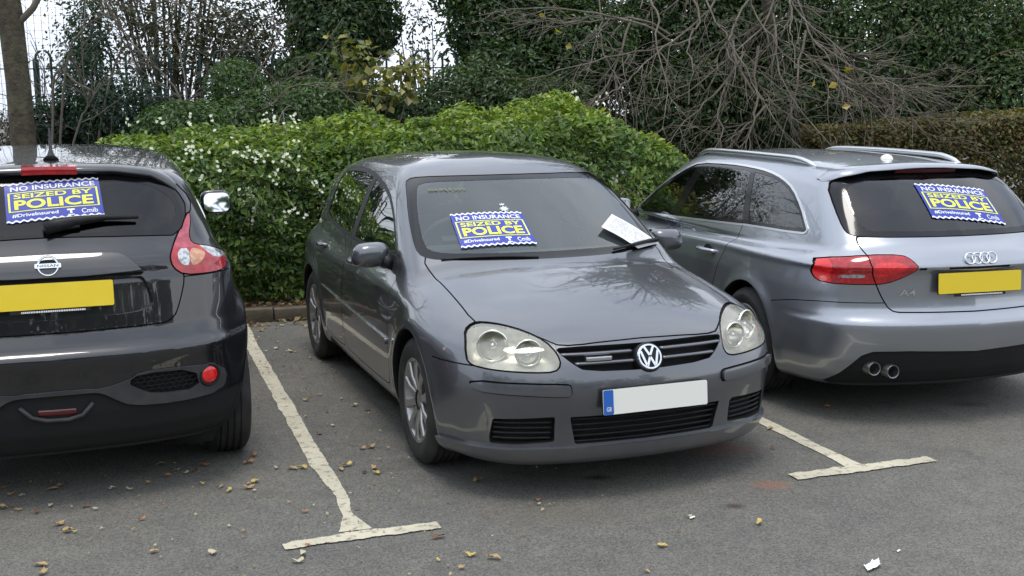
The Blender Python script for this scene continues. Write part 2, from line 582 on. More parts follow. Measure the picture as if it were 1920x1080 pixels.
MT['alloy'] = M('alloy', (.42, .41, .40), .38, .8, noise=(12, (.16, .13, .10), .5, .85))
MT['chrome'] = M('chrome', (.82, .83, .84), .10, 1.0)
MT['satin'] = M('satin_metal', (.72, .73, .74), .28, 1.0)
MT['steel'] = M('dull_steel', (.30, .29, .28), .4, .9)
MT['interior'] = M('dark_interior', (.065, .068, .072), .75)
MT['seat'] = M('seat_cloth', (.085, .088, .092), .9, bump=(300, .3, .002))
MT['lining'] = M('roof_lining', (.20, .21, .21), .95)
MT['screen'] = glass('windscreen_glass', (.80, .90, .87), 2.3, .07, (.36, .46, .48))
MT['sideglass'] = glass('side_glass', (.55, .65, .61), 2.0)
MT['privacy'] = glass('privacy_glass', (.10, .115, .12), 1.5)
MT['rearglass'] = glass('rear_glass', (.30, .34, .36), 1.9)
MT['plate_white'] = M('plate_white', (.88, .87, .79), .35, coat=.3)
MT['plate_yellow'] = M('plate_yellow', (.84, .62, .025), .35, coat=.3)
MT['plate_blue'] = M('plate_blue', (.02, .13, .50), .35, coat=.3)
MT['white'] = M('white_print', (.80, .80, .80), .5)
MT['lens_red'] = M('red_lens', (.34, .006, .010), .10, coat=1.0, noise=(45, (.50, .012, .016), .45, .62))
MT['lens_dark'] = M('dark_red_lens', (.10, .004, .006), .12, coat=1.0)
MT['lens_bright'] = M('bright_red_lens', (.85, .015, .018), .12, coat=1.0, noise=(70, (.60, .01, .012), .4, .6))
MT['lens_pink'] = M('pale_red_lens', (.36, .035, .06), .12, coat=1.0, noise=(30, (.50, .09, .13), .45, .65))
MT['lens_amber'] = M('amber_lens', (.55, .24, .11), .15, coat=1.0, noise=(60, (.65, .42, .28), .45, .65))
MT['lens_clear'] = M('clear_lens', (.62, .64, .64), .12, .6, coat=1.0, noise=(55, (.30, .31, .32), .42, .6))
MT['lamp_lens'] = glass('aged_headlamp_lens', (.95, .94, .88), 1.3, .20, (.88, .87, .78))
MT['reflector'] = M('lamp_reflector', (.80, .79, .70), .16, 1.0)
MT['housing'] = M('lamp_housing', (.74, .73, .66), .30, .45, noise=(18, (.52, .51, .45), .4, .65))
MT['mirror'] = M('mirror_glass', (.88, .90, .90), .02, 1.0)
MT['poster_blue'] = M('poster_blue', (.030, .050, .36), .35)
MT['poster_yellow'] = M('poster_yellow', (.80, .82, .07), .4)
MT['poster_white'] = M('poster_white', (.82, .83, .84), .4)
MT['paper'] = M('paper', (.80, .80, .80), .8)
MT['ink'] = M('grey_ink', (.35, .36, .40), .8)
# ------------------------------------------------------------------ ground
def tarmac():
    m = M('asphalt', (.060, .060, .060), .85)
    t = m.node_tree; b = t.nodes['Principled BSDF']; L = t.links.new
    co = t.nodes.new('ShaderNodeTexCoord')
    def noise(sc, det=4, rough=.6):
        n = t.nodes.new('ShaderNodeTexNoise'); n.inputs['Scale'].default_value = sc; n.inputs['Detail'].default_value = det; n.inputs['Roughness'].default_value = rough
        L(co.outputs['Object'], n.inputs['Vector']); return n.outputs[0]
    def ramp(src, p0, c0, p1, c1):
        r = t.nodes.new('ShaderNodeValToRGB'); e = r.color_ramp.elements
        e[0].position = p0; e[0].color = (*c0, 1); e[1].position = p1; e[1].color = (*c1, 1); L(src, r.inputs[0]); return r.outputs[0]
    def mix(a, b_, f, mode='MIX'):
        x = t.nodes.new('ShaderNodeMix'); x.data_type = 'RGBA'; x.blend_type = mode
        if isinstance(f, float): x.inputs[0].default_value = f
        else: L(f, x.inputs[0])
        L(a, x.inputs[6]); L(b_, x.inputs[7]); return x.outputs[2]
    v = t.nodes.new('ShaderNodeTexVoronoi'); v.inputs['Scale'].default_value = 150; L(co.outputs['Object'], v.inputs['Vector'])
    chips = ramp(v.outputs['Color'], .05, (.072, .070, .063), .95, (.200, .193, .170))
    big = ramp(noise(.55, 5), .3, (.80, .81, .83), .72, (1.12, 1.10, 1.05))
    c = mix(chips, big, 1.0, 'MULTIPLY')
    mid = ramp(noise(6, 6, .7), .35, (.86, .86, .87), .7, (1.10, 1.09, 1.07))
    c = mix(c, mid, 1.0, 'MULTIPLY')
    st = ramp(noise(2.3, 3), .60, (0, 0, 0), .72, (1, 1, 1))
    s2 = t.nodes.new('ShaderNodeRGB'); s2.outputs[0].default_value = (.052, .050, .047, 1)
    f2 = t.nodes.new('ShaderNodeMath'); f2.operation = 'MULTIPLY'; f2.inputs[1].default_value = .45; L(st, f2.inputs[0])
    c = mix(c, s2.outputs[0], f2.outputs[0])
    # rust and oil spots where the photograph has them
    sx = t.nodes.new('ShaderNodeSeparateXYZ'); L(co.outputs['Object'], sx.inputs[0])
    def spot(x, y, rx, ry, col, amt):
        nonlocal c
        d = t.nodes.new('ShaderNodeVectorMath'); d.operation = 'SUBTRACT'; L(co.outputs['Object'], d.inputs[0]); d.inputs[1].default_value = (x, y, 0)
        sc = t.nodes.new('ShaderNodeVectorMath'); sc.operation = 'DIVIDE'; L(d.outputs[0], sc.inputs[0]); sc.inputs[1].default_value = (rx, ry, 1)
        ln = t.nodes.new('ShaderNodeVectorMath'); ln.operation = 'LENGTH'; L(sc.outputs[0], ln.inputs[0])
        n = noise(14, 5, .7)
        a = t.nodes.new('ShaderNodeMath'); a.operation = 'ADD'; L(ln.outputs[1], a.inputs[0]); L(n, a.inputs[1])
        r = t.nodes.new('ShaderNodeMapRange'); r.inputs[1].default_value = 1.45; r.inputs[2].default_value = .7; r.inputs[4].default_value = amt; L(a.outputs[0], r.inputs[0])
        k = t.nodes.new('ShaderNodeRGB'); k.outputs[0].default_value = (*col, 1)
        c = mix(c, k.outputs[0], r.outputs[0])
    spot(1.20, 4.98, .13, .09, (.26, .10, .05), .5)
    spot(1.06, 5.55, .26, .18, (.22, .085, .05), .45)
    spot(.40, 5.10, .09, .05, (.010, .010, .010), .9)
    spot(.97, 4.70, .07, .04, (.04, .018, .016), .8)
    spot(2.68, 6.38, .15, .08, (.018, .018, .017), .7)
    spot(.20, 4.62, .5, .2, (.14, .11, .07), .22)
    L(c, b.inputs['Base Color'])
    bu = t.nodes.new('ShaderNodeBump'); bu.inputs['Strength'].default_value = .8; bu.inputs['Distance'].default_value = .004
    L(v.outputs['Distance'], bu.inputs['Height'])
    b2 = t.nodes.new('ShaderNodeBump'); b2.inputs['Strength'].default_value = .35; b2.inputs['Distance'].default_value = .02
    L(noise(9, 5), b2.inputs['Height']); L(bu.outputs[0], b2.inputs['Normal']); L(b2.outputs[0], b.inputs['Normal'])
    return m
MT['asphalt'] = tarmac()
tag(mk('ground', [(-300, -300, 0), (300, -300, 0), (300, 300, 0), (-300, 300, 0)], [(0, 1, 2, 3)], MT['asphalt'], smooth=False), 'grey worn asphalt of the car park', kind='structure')
def worn_paint():
    m = M('worn_line_paint', (.60, .57, .47), .75)
    t = m.node_tree; b = t.nodes['Principled BSDF']; L = t.links.new
    co = t.nodes.new('ShaderNodeTexCoord')
    n = t.nodes.new('ShaderNodeTexNoise'); n.inputs['Scale'].default_value = 22; n.inputs['Detail'].default_value = 8; n.inputs['Roughness'].default_value = .7
    r = t.nodes.new('ShaderNodeValToRGB'); e = r.color_ramp.elements
    e[0].position = .335; e[0].color = (.20, .18, .14, 1); e[1].position = .47; e[1].color = (.66, .61, .465, 1)
    k = t.nodes.new('ShaderNodeTexNoise'); k.inputs['Scale'].default_value = 3.5; k.inputs['Detail'].default_value = 3
    x = t.nodes.new('ShaderNodeMix'); x.data_type = 'RGBA'; x.blend_type = 'MULTIPLY'; x.inputs[0].default_value = .5
    L(co.outputs['Object'], n.inputs['Vector']); L(co.outputs['Object'], k.inputs['Vector']); L(n.outputs[0], r.inputs[0])
    L(r.outputs[0], x.inputs[6]); L(k.outputs[0], x.inputs[7]); L(x.outputs[2], b.inputs['Base Color'])
    bu = t.nodes.new('ShaderNodeBump'); bu.inputs['Strength'].default_value = .6; bu.inputs['Distance'].default_value = .003; L(n.outputs[0], bu.inputs['Height']); L(bu.outputs[0], b.inputs['Normal'])
    return m
MT['line'] = worn_paint()
def strip_mesh(path, widths, z, jag, n=220, seed=0):
    """painted stripe with broken, wandering edges"""
    rg = np.random.default_rng(seed)
    P = np.asarray(path, float); d = np.r_[0, np.cumsum(np.linalg.norm(np.diff(P, axis=0), axis=1))]
    t = np.linspace(0, d[-1], n)
    C = np.stack([np.interp(t, d, P[:, 0]), np.interp(t, d, P[:, 1])], 1)
    w = np.interp(t, d, widths) / 2
    T = np.gradient(C, axis=0); T /= np.linalg.norm(T, axis=1)[:, None]; Nn = np.stack([-T[:, 1], T[:, 0]], 1)
    def wob():
        a = rg.normal(0, 1, n); k = np.exp(-.5 * (np.arange(-9, 10) / 2.6) ** 2); k /= k.sum()
        b = rg.normal(0, 1, n)
        return (np.convolve(a, k, 'same') * 2.0 + b * .35) * jag
    A = C + Nn * (w + wob())[:, None]; B = C - Nn * (w + wob())[:, None]
    V = np.concatenate([np.c_[A, np.full(n, z)], np.c_[B, np.full(n, z)]])
    F = [(i, i + n, i + n + 1, i + 1) for i in range(n - 1)]
    return V, F
def bay(lbl, line, bar, lw, bw, seed):
    r = root('bay_marking', lbl, 'road marking', (0, 0, 0), 0, 'painted parking bay markings')
    V, F = strip_mesh(line, lw, .004, .0036, 320, seed); mk('bay_line', V, F, MT['line'], r, smooth=False)
    V, F = strip_mesh(bar, bw, .0065, .005, 140, seed + 5); mk('bay_end_bar', V, F, MT['line'], r, smooth=False)
bay('worn cream bay line ending in a T between the black car and the grey hatchback', [(-2.22, 9.05), (-1.98, 8.28), (-.97, 5.35), (-.78, 4.86), (-.715, 4.62), (-.66, 4.44)], [(-.925, 4.265), (-.66, 4.375), (-.315, 4.49)], [.09, .095, .085, .055, .045, .14], [.070, .085, .075], 3)
bay('cream bay line ending in a T between the grey hatchback and the silver estate', [(.10, 9.6), (1.40, 6.03), (1.60, 5.42), (1.68, 5.21)], [(1.32, 5.075), (1.70, 5.205), (2.075, 5.335)], [.085, .085, .075, .10], [.095, .085, .08], 17)
# ------------------------------------------------------------------ hatchback skin (x back from the nose, y to its right side, z up)
def make_golf_field():
    Yp = curve([(-.2,.80),(.0,.822),(.3,.858),(.6,.874),(.88,.879),(1.25,.868),(2.1,.872),(3.0,.874),(3.46,.877),(3.85,.85),(4.25,.79)], .10)
    S = curve([(.05,-.14),(.15,-.085),(.22,-.035),(.32,-.012),(.45,.0),(.62,.0),(.70,-.006),(.80,-.022),(.90,-.05),(1.0,-.10)], .025)
    Xf = curve([(-.2,.01),(0,.0),(.3,.02),(.5,.065),(.65,.125),(.75,.19),(.9,.32)], .07)
    Pf = curve([(.10,.16),(.20,.045),(.26,.032),(.34,.025),(.40,.012),(.46,.0),(.52,.0),(.58,.015),(.66,.045),(.72,.085),(.78,.17),(.9,.45)], .018)
    Zb = curve([(-.3,.62),(.0,.655),(.10,.725),(.30,.792),(.6,.865),(.9,.917),(1.2,.958),(1.5,.97),(3.6,.985),(4.3,.985)], .06)
    Cr = curve([(0,0),(.3,.008),(.55,.034),(.7,.066),(.9,.14)], .05)
    Xr = curve([(.1,4.08),(.3,4.18),(.5,4.204),(.62,4.20),(.75,4.15),(1.0,4.10)], .03)
    Xw = curve([(.5,.38),(.95,1.085),(1.1,1.325),(1.25,1.575),(1.40,1.84),(1.6,2.24)], .05)
    Wb = curve([(0,0),(.25,.018),(.45,.062),(.62,.125),(.8,.22)], .06)
    Zr = curve([(1.2,1.33),(1.6,1.41),(1.9,1.442),(2.3,1.470),(2.75,1.474),(3.3,1.455),(3.8,1.40),(4.2,1.33)], .12)
    Rc = curve([(0,0),(.3,.012),(.5,.038),(.65,.08),(.8,.15)], .05)
    Yg = curve([(.6,.86),(.95,.793),(1.1,.738),(1.25,.675),(1.4,.60),(1.6,.49)], .04)
    Gp = curve([(.9,-.035),(1.4,-.018),(1.8,-.008),(2.2,.01),(3.0,-.005),(3.6,-.04),(4.2,-.11)], .15)
    Xs = curve([(.7,4.19),(.95,4.11),(1.15,4.02),(1.35,3.90),(1.5,3.75)], .05)
    def arch(x, z, cx, R=.355):
        r = np.sqrt((x - cx) ** 2 + (z - .325) ** 2)
        return .016 * np.exp(-((r - R - .01) / .055) ** 2)
    def f(x, y, z):
        a = np.abs(y)
        side = nrm(lambda x, y, z: np.abs(y) - Yp(x) - S(z) - arch(x, z, .85) - arch(x, z, 3.458), x, y, z)
        front = nrm(lambda x, y, z: Xf(np.abs(y)) + Pf(z) - x, x, y, z)
        top = nrm(lambda x, y, z: z - Zb(x) + Cr(np.abs(y)), x, y, z)
        rear = nrm(lambda x, y, z: x - Xr(z) + .12 * (np.abs(y) / .8) ** 3, x, y, z)
        low = smax(smax(front, side, .22), rear, .15)
        low = smax(low, top, .075)
        low = smax(low, .168 - z, .035)
        ws = nrm(lambda x, y, z: Xw(z) + Wb(np.abs(y)) - x, x, y, z)
        rf = nrm(lambda x, y, z: z - Zr(x) + Rc(np.abs(y)), x, y, z)
        sd = nrm(lambda x, y, z: np.abs(y) - Yg(z) - Gp(x), x, y, z)
        rs = nrm(lambda x, y, z: x - Xs(z) + .10 * (np.abs(y) / .6) ** 2, x, y, z)
        gh = smax(smax(ws, sd, .07), rs, .10)
        gh = smax(gh, rf, .10)
        gh = smax(gh, .7 - z, .05)
        return smin(low, gh, .035)
    return f
golf_f = make_golf_field()
# ------------------------------------------------------------------ crossover skin (x forward from the tail, y to its left side, z up)
def make_juke_field():
    Yp = curve([(-.2,.74),(0,.775),(.25,.815),(.7,.838),(1.2,.82),(2.0,.82),(2.9,.835),(3.3,.83),(3.8,.79),(4.2,.70)], .10)
    S = curve([(.1,-.16),(.25,-.06),(.4,-.012),(.6,.0),(.8,.0),(.92,-.004),(1.02,-.008),(1.1,-.035),(1.25,-.12)], .03)
    Xf = curve([(-.2,.0),(0,.0),(.3,.012),(.5,.05),(.65,.105),(.8,.20),(.95,.38)], .06)
    Pf = curve([(.15,.22),(.24,.115),(.32,.06),(.42,.03),(.50,.022),(.58,.012),(.645,.0),(.688,-.004),(.712,.026),(.78,.046),(.90,.062),(1.0,.075),(1.1,.115),(1.25,.24)], .010)
    Zb = curve([(-.2,1.12),(0,1.13),(.3,1.16),(.8,1.14),(2.5,1.04),(3.0,1.0),(3.8,.88),(4.3,.7)], .10)
    Cr = curve([(0,0),(.4,.01),(.6,.03),(.75,.07),(.9,.14)], .05)
    Xn = curve([(.1,4.0),(.5,4.135),(.7,4.1),(1.0,3.9)], .05)
    Xs = curve([(.8,-.02),(1.05,.085),(1.10,.108),(1.25,.195),(1.40,.30),(1.47,.36),(1.6,.50)], .03)
    Sb = curve([(0,0),(.25,.012),(.45,.05),(.6,.11),(.75,.20)], .05)
    Zr = curve([(0,1.43),(.35,1.485),(.8,1.528),(1.4,1.556),(1.9,1.562),(2.4,1.53),(2.9,1.46),(3.3,1.36)], .12)
    Rc = curve([(0,0),(.3,.008),(.48,.026),(.6,.055),(.8,.14)], .05)
    Yg = curve([(.8,.86),(1.05,.80),(1.2,.745),(1.35,.68),(1.5,.605),(1.65,.50)], .04)
    Gp = curve([(-.1,-.10),(.3,-.04),(.8,.0),(1.5,.03),(2.3,.03),(3.0,-.02)], .15)
    Xw = curve([(.9,3.3),(1.05,3.08),(1.25,2.75),(1.45,2.38),(1.6,2.05)], .05)
    def arch(x, z, cx, R=.40):
        r = np.sqrt((x - cx) ** 2 + (z - .36) ** 2)
        return .058 * np.exp(-(np.maximum(r - R, 0) / .12) ** 2)
    def f(x, y, z):
        side = nrm(lambda x, y, z: np.abs(y) - Yp(x) - S(z) - arch(x, z, .70) - arch(x, z, 3.23), x, y, z)
        tail = nrm(lambda x, y, z: Xf(np.abs(y)) + Pf(z) - x, x, y, z)
        top = nrm(lambda x, y, z: z - Zb(x) + Cr(np.abs(y)), x, y, z)
        nose = nrm(lambda x, y, z: x - Xn(z) + .35 * (np.abs(y) / .8) ** 3, x, y, z)
        low = smax(smax(tail, side, .14), nose, .15)
        low = smax(low, top, .06)
        low = smax(low, .20 - z, .06)
        rs = nrm(lambda x, y, z: Xs(z) + Sb(np.abs(y)) - x, x, y, z)
        rf = nrm(lambda x, y, z: z - Zr(x) + Rc(np.abs(y)), x, y, z)
        sd = nrm(lambda x, y, z: np.abs(y) - Yg(z) - Gp(x), x, y, z)
        ws = nrm(lambda x, y, z: x - Xw(z) + .15 * (np.abs(y) / .6) ** 2, x, y, z)
        gh = smax(smax(rs, sd, .09), ws, .10)
        gh = smax(gh, rf, .045)
        gh = smax(gh, 1.06 - z, .03)
        return smin(low, gh, .05)
    return f
juke_f = make_juke_field()
# ------------------------------------------------------------------ estate skin (x forward from the tail, y to its left side, z up)
def make_audi_field():
    Yp = curve([(-.2,.80),(0,.835),(.3,.872),(.7,.892),(1.0,.898),(1.5,.89),(2.4,.895),(3.3,.90),(3.8,.895),(4.3,.85),(4.8,.70)], .10)
    S = curve([(.05,-.14),(.18,-.075),(.26,-.03),(.36,-.008),(.5,.0),(.62,-.001),(.74,-.012),(.81,-.024),(.848,-.032),(.870,-.025),(.90,-.036),(.95,-.068),(1.0,-.11)], .012)
    Xf = curve([(-.2,0),(0,.0),(.3,.022),(.5,.065),(.65,.12),(.8,.22),(.95,.4)], .06)
    Pf = curve([(.10,.30),(.20,.16),(.28,.085),(.36,.045),(.46,.015),(.535,.0),(.575,.0),(.60,.03),(.64,.052),(.70,.060),(.80,.058),(.845,.052),(.866,.026),(.90,.045),(.95,.088),(1.02,.16),(1.2,.4)], .012)
    Zb = curve([(-.2,.96),(0,.97),(.4,.985),(1.0,.975),(2.5,.94),(3.2,.92),(3.6,.90),(4.3,.78),(4.8,.6)], .10)
    Cr = curve([(0,0),(.4,.006),(.6,.02),(.75,.045),(.9,.09)], .05)
    Xn = curve([(.1,4.6),(.5,4.70),(.7,4.66),(.9,4.4)], .05)
    Xs = curve([(.7,-.08),(.95,.12),(1.0,.165),(1.15,.31),(1.28,.46),(1.36,.57),(1.5,.78)], .03)
    Sb = curve([(0,0),(.25,.018),(.45,.06),(.6,.12),(.75,.21)], .05)
    Zr = curve([(.0,1.27),(.45,1.368),(.7,1.402),(1.2,1.436),(1.8,1.45),(2.3,1.445),(2.8,1.415),(3.3,1.33)], .12)
    Rc = curve([(0,0),(.3,.012),(.48,.028),(.6,.058),(.8,.14)], .05)
    Yg = curve([(.6,.86),(.92,.80),(1.05,.752),(1.2,.685),(1.35,.605),(1.5,.52)], .04)
    Gp = curve([(0,-.125),(.4,-.06),(.9,-.015),(1.5,.0),(2.4,.0),(3.2,-.03)], .15)
    Xw = curve([(.8,3.78),(.92,3.58),(1.1,3.28),(1.3,2.92),(1.45,2.6)], .05)
    def arch(x, z, cx, R=.352):
        r = np.sqrt((x - cx) ** 2 + (z - .325) ** 2)
        return .016 * np.exp(-((r - R - .01) / .05) ** 2)
    def f(x, y, z):
        side = nrm(lambda x, y, z: np.abs(y) - Yp(x) - S(z) - arch(x, z, 1.02) - arch(x, z, 3.83), x, y, z)
        tail = nrm(lambda x, y, z: Xf(np.abs(y)) + Pf(z) - x, x, y, z)
        top = nrm(lambda x, y, z: z - Zb(x) + Cr(np.abs(y)), x, y, z)
        nose = nrm(lambda x, y, z: x - Xn(z) + .35 * (np.abs(y) / .8) ** 3, x, y, z)
        low = smax(smax(tail, side, .17), nose, .15)
        low = smax(low, top, .05)
        low = smax(low, .18 - z, .05)
        rs = nrm(lambda x, y, z: Xs(z) + Sb(np.abs(y)) - x, x, y, z)
        rf = nrm(lambda x, y, z: z - Zr(x) + Rc(np.abs(y)), x, y, z)
        sd = nrm(lambda x, y, z: np.abs(y) - Yg(z) - Gp(x), x, y, z)
        ws = nrm(lambda x, y, z: x - Xw(z) + .15 * (np.abs(y) / .6) ** 2, x, y, z)
        gh = smax(smax(rs, sd, .08), ws, .10)
        gh = smax(gh, rf, .06)
        gh = smax(gh, .92 - z, .03)
        return smin(low, gh, .035)
    return f
audi_f = make_audi_field()
# ------------------------------------------------------------------ car parts
class Car:
    def __init__(self, name, label, pose, fn, lo, hi):
        x, y, t = pose
        self.root = root(name, label, 'car', (x, y, 0), t + math.pi / 2)
        self.s = Shell(fn, lo, hi); self.fn = fn
    def part(self, piece, name, mat, off=0.0, wall=None, parent=None, keep=None, flip=False):
        if piece not in self.s.P or len(self.s.P[piece]) == 0: return None
        V, F, N = self.s.get(piece, 0.0, False, keep)
        if len(F) == 0: return None
        if wall is not None: V, F, N = walled(V, F, N, off, wall)
        else: V = V + N * off
        if flip: F = F[:, ::-1]; N = -N
        return mk(name, V, F, MT[mat] if isinstance(mat, str) else mat, parent or self.root, N)
    def add(self, name, VF, mat, parent=None, smooth=True, bevel=0.0):
        return mk(name, VF[0], VF[1], MT[mat] if isinstance(mat, str) else mat, parent or self.root, smooth=smooth, bevel=bevel)
    def wells(self, cxs, cz, R, depth=.30, y0=.9):
        """cut the wheel openings, fit dark liners with a lip"""
        s = self.s
        for cx in cxs:
            g = lambda V, cx=cx: np.sqrt((V[:, 0] - cx) ** 2 + (V[:, 2] - cz) ** 2) - R
            s.carve('body', 'void', g, lambda C: np.abs(C[:, 1]) > .5)
            for sd in (-1, 1):
                a = np.linspace(math.radians(-35), math.radians(215), 48)
                px = cx + R * np.cos(a); pz = np.maximum(cz + R * np.sin(a), .15)
                yo = surf_y(self.fn, px, np.maximum(pz, .21), sd)
                k = len(a)
                V = np.concatenate([np.stack([px, yo - sd * .001, pz], 1), np.stack([px, yo - sd * .03, pz], 1),
                                    np.stack([cx + (px - cx) * 1.04, yo - sd * .035, cz + (pz - cz) * 1.04], 1),
                                    np.stack([cx + (px - cx) * 1.04, np.full(k, sd * (y0 - depth - .12)), cz + (pz - cz) * 1.04], 1),
                                    [[cx, sd * (y0 - depth - .12), cz]]])
                F = [(r * k + i, r * k + i + 1, (r + 1) * k + i + 1, (r + 1) * k + i) for r in range(3) for i in range(k - 1)]
                F += [(3 * k + i, 3 * k + i + 1, 4 * k) for i in range(k - 1)]
                self.add('wheel_arch_liner', (V, F), 'dark')
        s.P.pop('void', None)
    def wheel(self, cx, cy, cz, R, w, rim, sd, spokes=10, mat='alloy', tread=False):
        """wheel > tyre, rim; outer face towards sd"""
        e = bpy.data.objects.new('wheel', None)
        h = w / 2
        hub = lathe([(.03, h*.1), (.13, h*.1), (.15, -h*.1), (.15, -h*.4), (.03, -h*.4)], 24)
        V, F = hub; V = V * np.array([1, sd, 1]) + np.array([cx, cy, cz])
        wh = self.add('wheel', (V, F), 'steel', smooth=2)
        sw = R - rim
        prof = [(rim - .012, -h*.80), (rim + .01, -h*.92), (rim + sw*.5, -h*1.0), (R - .030, -h*.93), (R - .010, -h*.80), (R - .001, -h*.6)]
        g = []
        for k, c in enumerate((-.45, -.15, .15, .45)):
            g += [(R, c*h - .016), (R, c*h - .006), (R - .008, c*h - .004), (R - .008, c*h + .004), (R, c*h + .006), (R, c*h + .016)]
        prof += g + [(R - .001, h*.6), (R - .010, h*.80), (R - .030, h*.93), (rim + sw*.62, h*.985), (rim + sw*.55, h*1.0), (rim + sw*.3, h*.99), (rim + .012, h*.90), (rim - .004, h*.84), (rim - .012, h*.80)]
        V, F = lathe(prof, 56, 'y'); V = V * np.array([1, sd, 1]) + np.array([cx, cy, cz])
        self.add('tyre', (V, F), 'rubber', wh, smooth=2)
        rp = [(rim, h*.86), (rim - .004, h*.88), (rim - .016, h*.84), (rim - .024, h*.70), (rim - .05, -h*.6), (rim - .01, -h*.85)]
        parts = [lathe(rp, 56, 'y')]
        for k in range(spokes):
            a = 2 * math.pi * (k + .5) / spokes
            ri, ro = .05, rim - .016
            d = np.array([math.cos(a), 0, math.sin(a)]); q = np.array([-math.sin(a), 0, math.cos(a)])
            sec = []
            for r, wd, yo, th in ((ri, .020, h*.66, .03), (.5*(ri+ro), .017, h*.78, .026), (ro, .026, h*.80, .03)):
                c = d * r + np.array([0, yo, 0])
                sec += [c - q*wd, c - q*wd*.75 + [0, .007, 0], c + q*wd*.75 + [0, .007, 0], c + q*wd, c + q*wd*.8 - [0, th, 0], c - q*wd*.8 - [0, th, 0]]
            Fs = [(r*6+i, r*6+(i+1) % 6, (r+1)*6+(i+1) % 6, (r+1)*6+i) for r in range(2) for i in range(6)]
            parts.append((np.array(sec), Fs))
        parts.append(lathe([(.0, h*.70), (.028, h*.70), (.034, h*.66), (.062, h*.64), (.070, h*.5), (.07, 0)], 28))
        V, F = join(*parts); V = V * np.array([1, sd, 1]) + np.array([cx, cy, cz])
        r = self.add('rim', (V, F), mat, wh, smooth=2)
        bpy.data.objects.remove(e)
        return wh
    def interior(self, dash_x, wheel_side, seats, floor=(1.0, 3.6), flipx=False, zs=0.0):
        """seats, shelf and floor seen through the panes; x runs towards the rear when flipx is False"""
        sg = -1 if flipx else 1
        x0, x1 = floor
        self.add('cabin_floor', box(((x0 + x1) / 2, 0, .34), (x1 - x0, 1.36, .04)), 'interior')
        for (x, y, kind) in seats:
            w = .48 if kind == 'front' else 1.22
            st = self.add('seat', join(box((x - sg*.05, y, .52 + zs), (.50, w, .16))), 'seat', bevel=.05)
            self.add('backrest', box((x + sg*.27, y, .80 + zs), (.14, w, .56), rotm('Y', sg * .30)), 'seat', st, bevel=.05)
            for hy in ((y,) if kind == 'front' else (y - .38, y, y + .38)):
                self.add('headrest', box((x + sg*.39, hy, 1.16 + zs), (.10, .26, .17), rotm('Y', sg * .18)), 'seat', st, bevel=.04)
    def liner(self, pieces, off=-.03):
        for p in pieces:
            self.part(p, 'cabin_lining', 'lining' if p == 'roof' else 'interior', off, None, None, lambda C: C[:, 2] > .72, True)
    def mirror_pod(self, c, size, sd, face, mat, arm_to, glassface=True):
        """door mirror: rounded housing, dark foot, glass on the face side (face=+1 looks to +x)"""
        a, b, cc = size
        def f(x, y, z):
            dx = (x - c[0]) / a; dy = (y - c[1]) / b; dz = (z - c[2]) / cc
            dy = dy + .12 * dz * sd
            e = ((np.abs(dx) ** 2.4 + np.abs(dy) ** 3.2 + np.abs(dz) ** 3.0 + 1e-9) ** (1 / 2.8) - 1) * min(size)
            return smax(e, face * (x - c[0]) - a * .25, .02)
        V, F = surface_net(f, np.array(c) - np.array(size) * 1.25, np.array(c) + np.array(size) * 1.25, .018)
        V = project(f, V, 4); V, F = subdivide(V, F); V = project(f, V, 2)
        N = grad(f, V); N /= np.linalg.norm(N, axis=1)[:, None]
        m = mk('door_mirror', V, F, MT[mat], self.root, N)
        if glassface:
            P = rrect(b * 1.66, cc * 1.56, min(b, cc) * .5, 6, (c[1], c[2]))
            V, F = prism(P, face * .004, 'yz', c[0] + face * (a * .25 + .002))
            V[:, 0] += face * -.12 * (V[:, 2] - c[2]) + face * .006
            self.add('mirror_glass', (V, F), 'mirror', m, smooth=False)
        p0 = np.array([c[0], c[1] - sd * b * .7, c[2] - cc * .72]); p1 = np.array(arm_to, float)
        self.add('mirror_foot', tube(np.linspace(p0, p1, 5), [.026, .03, .034, .04, .045], 8), 'black', m)
        return m

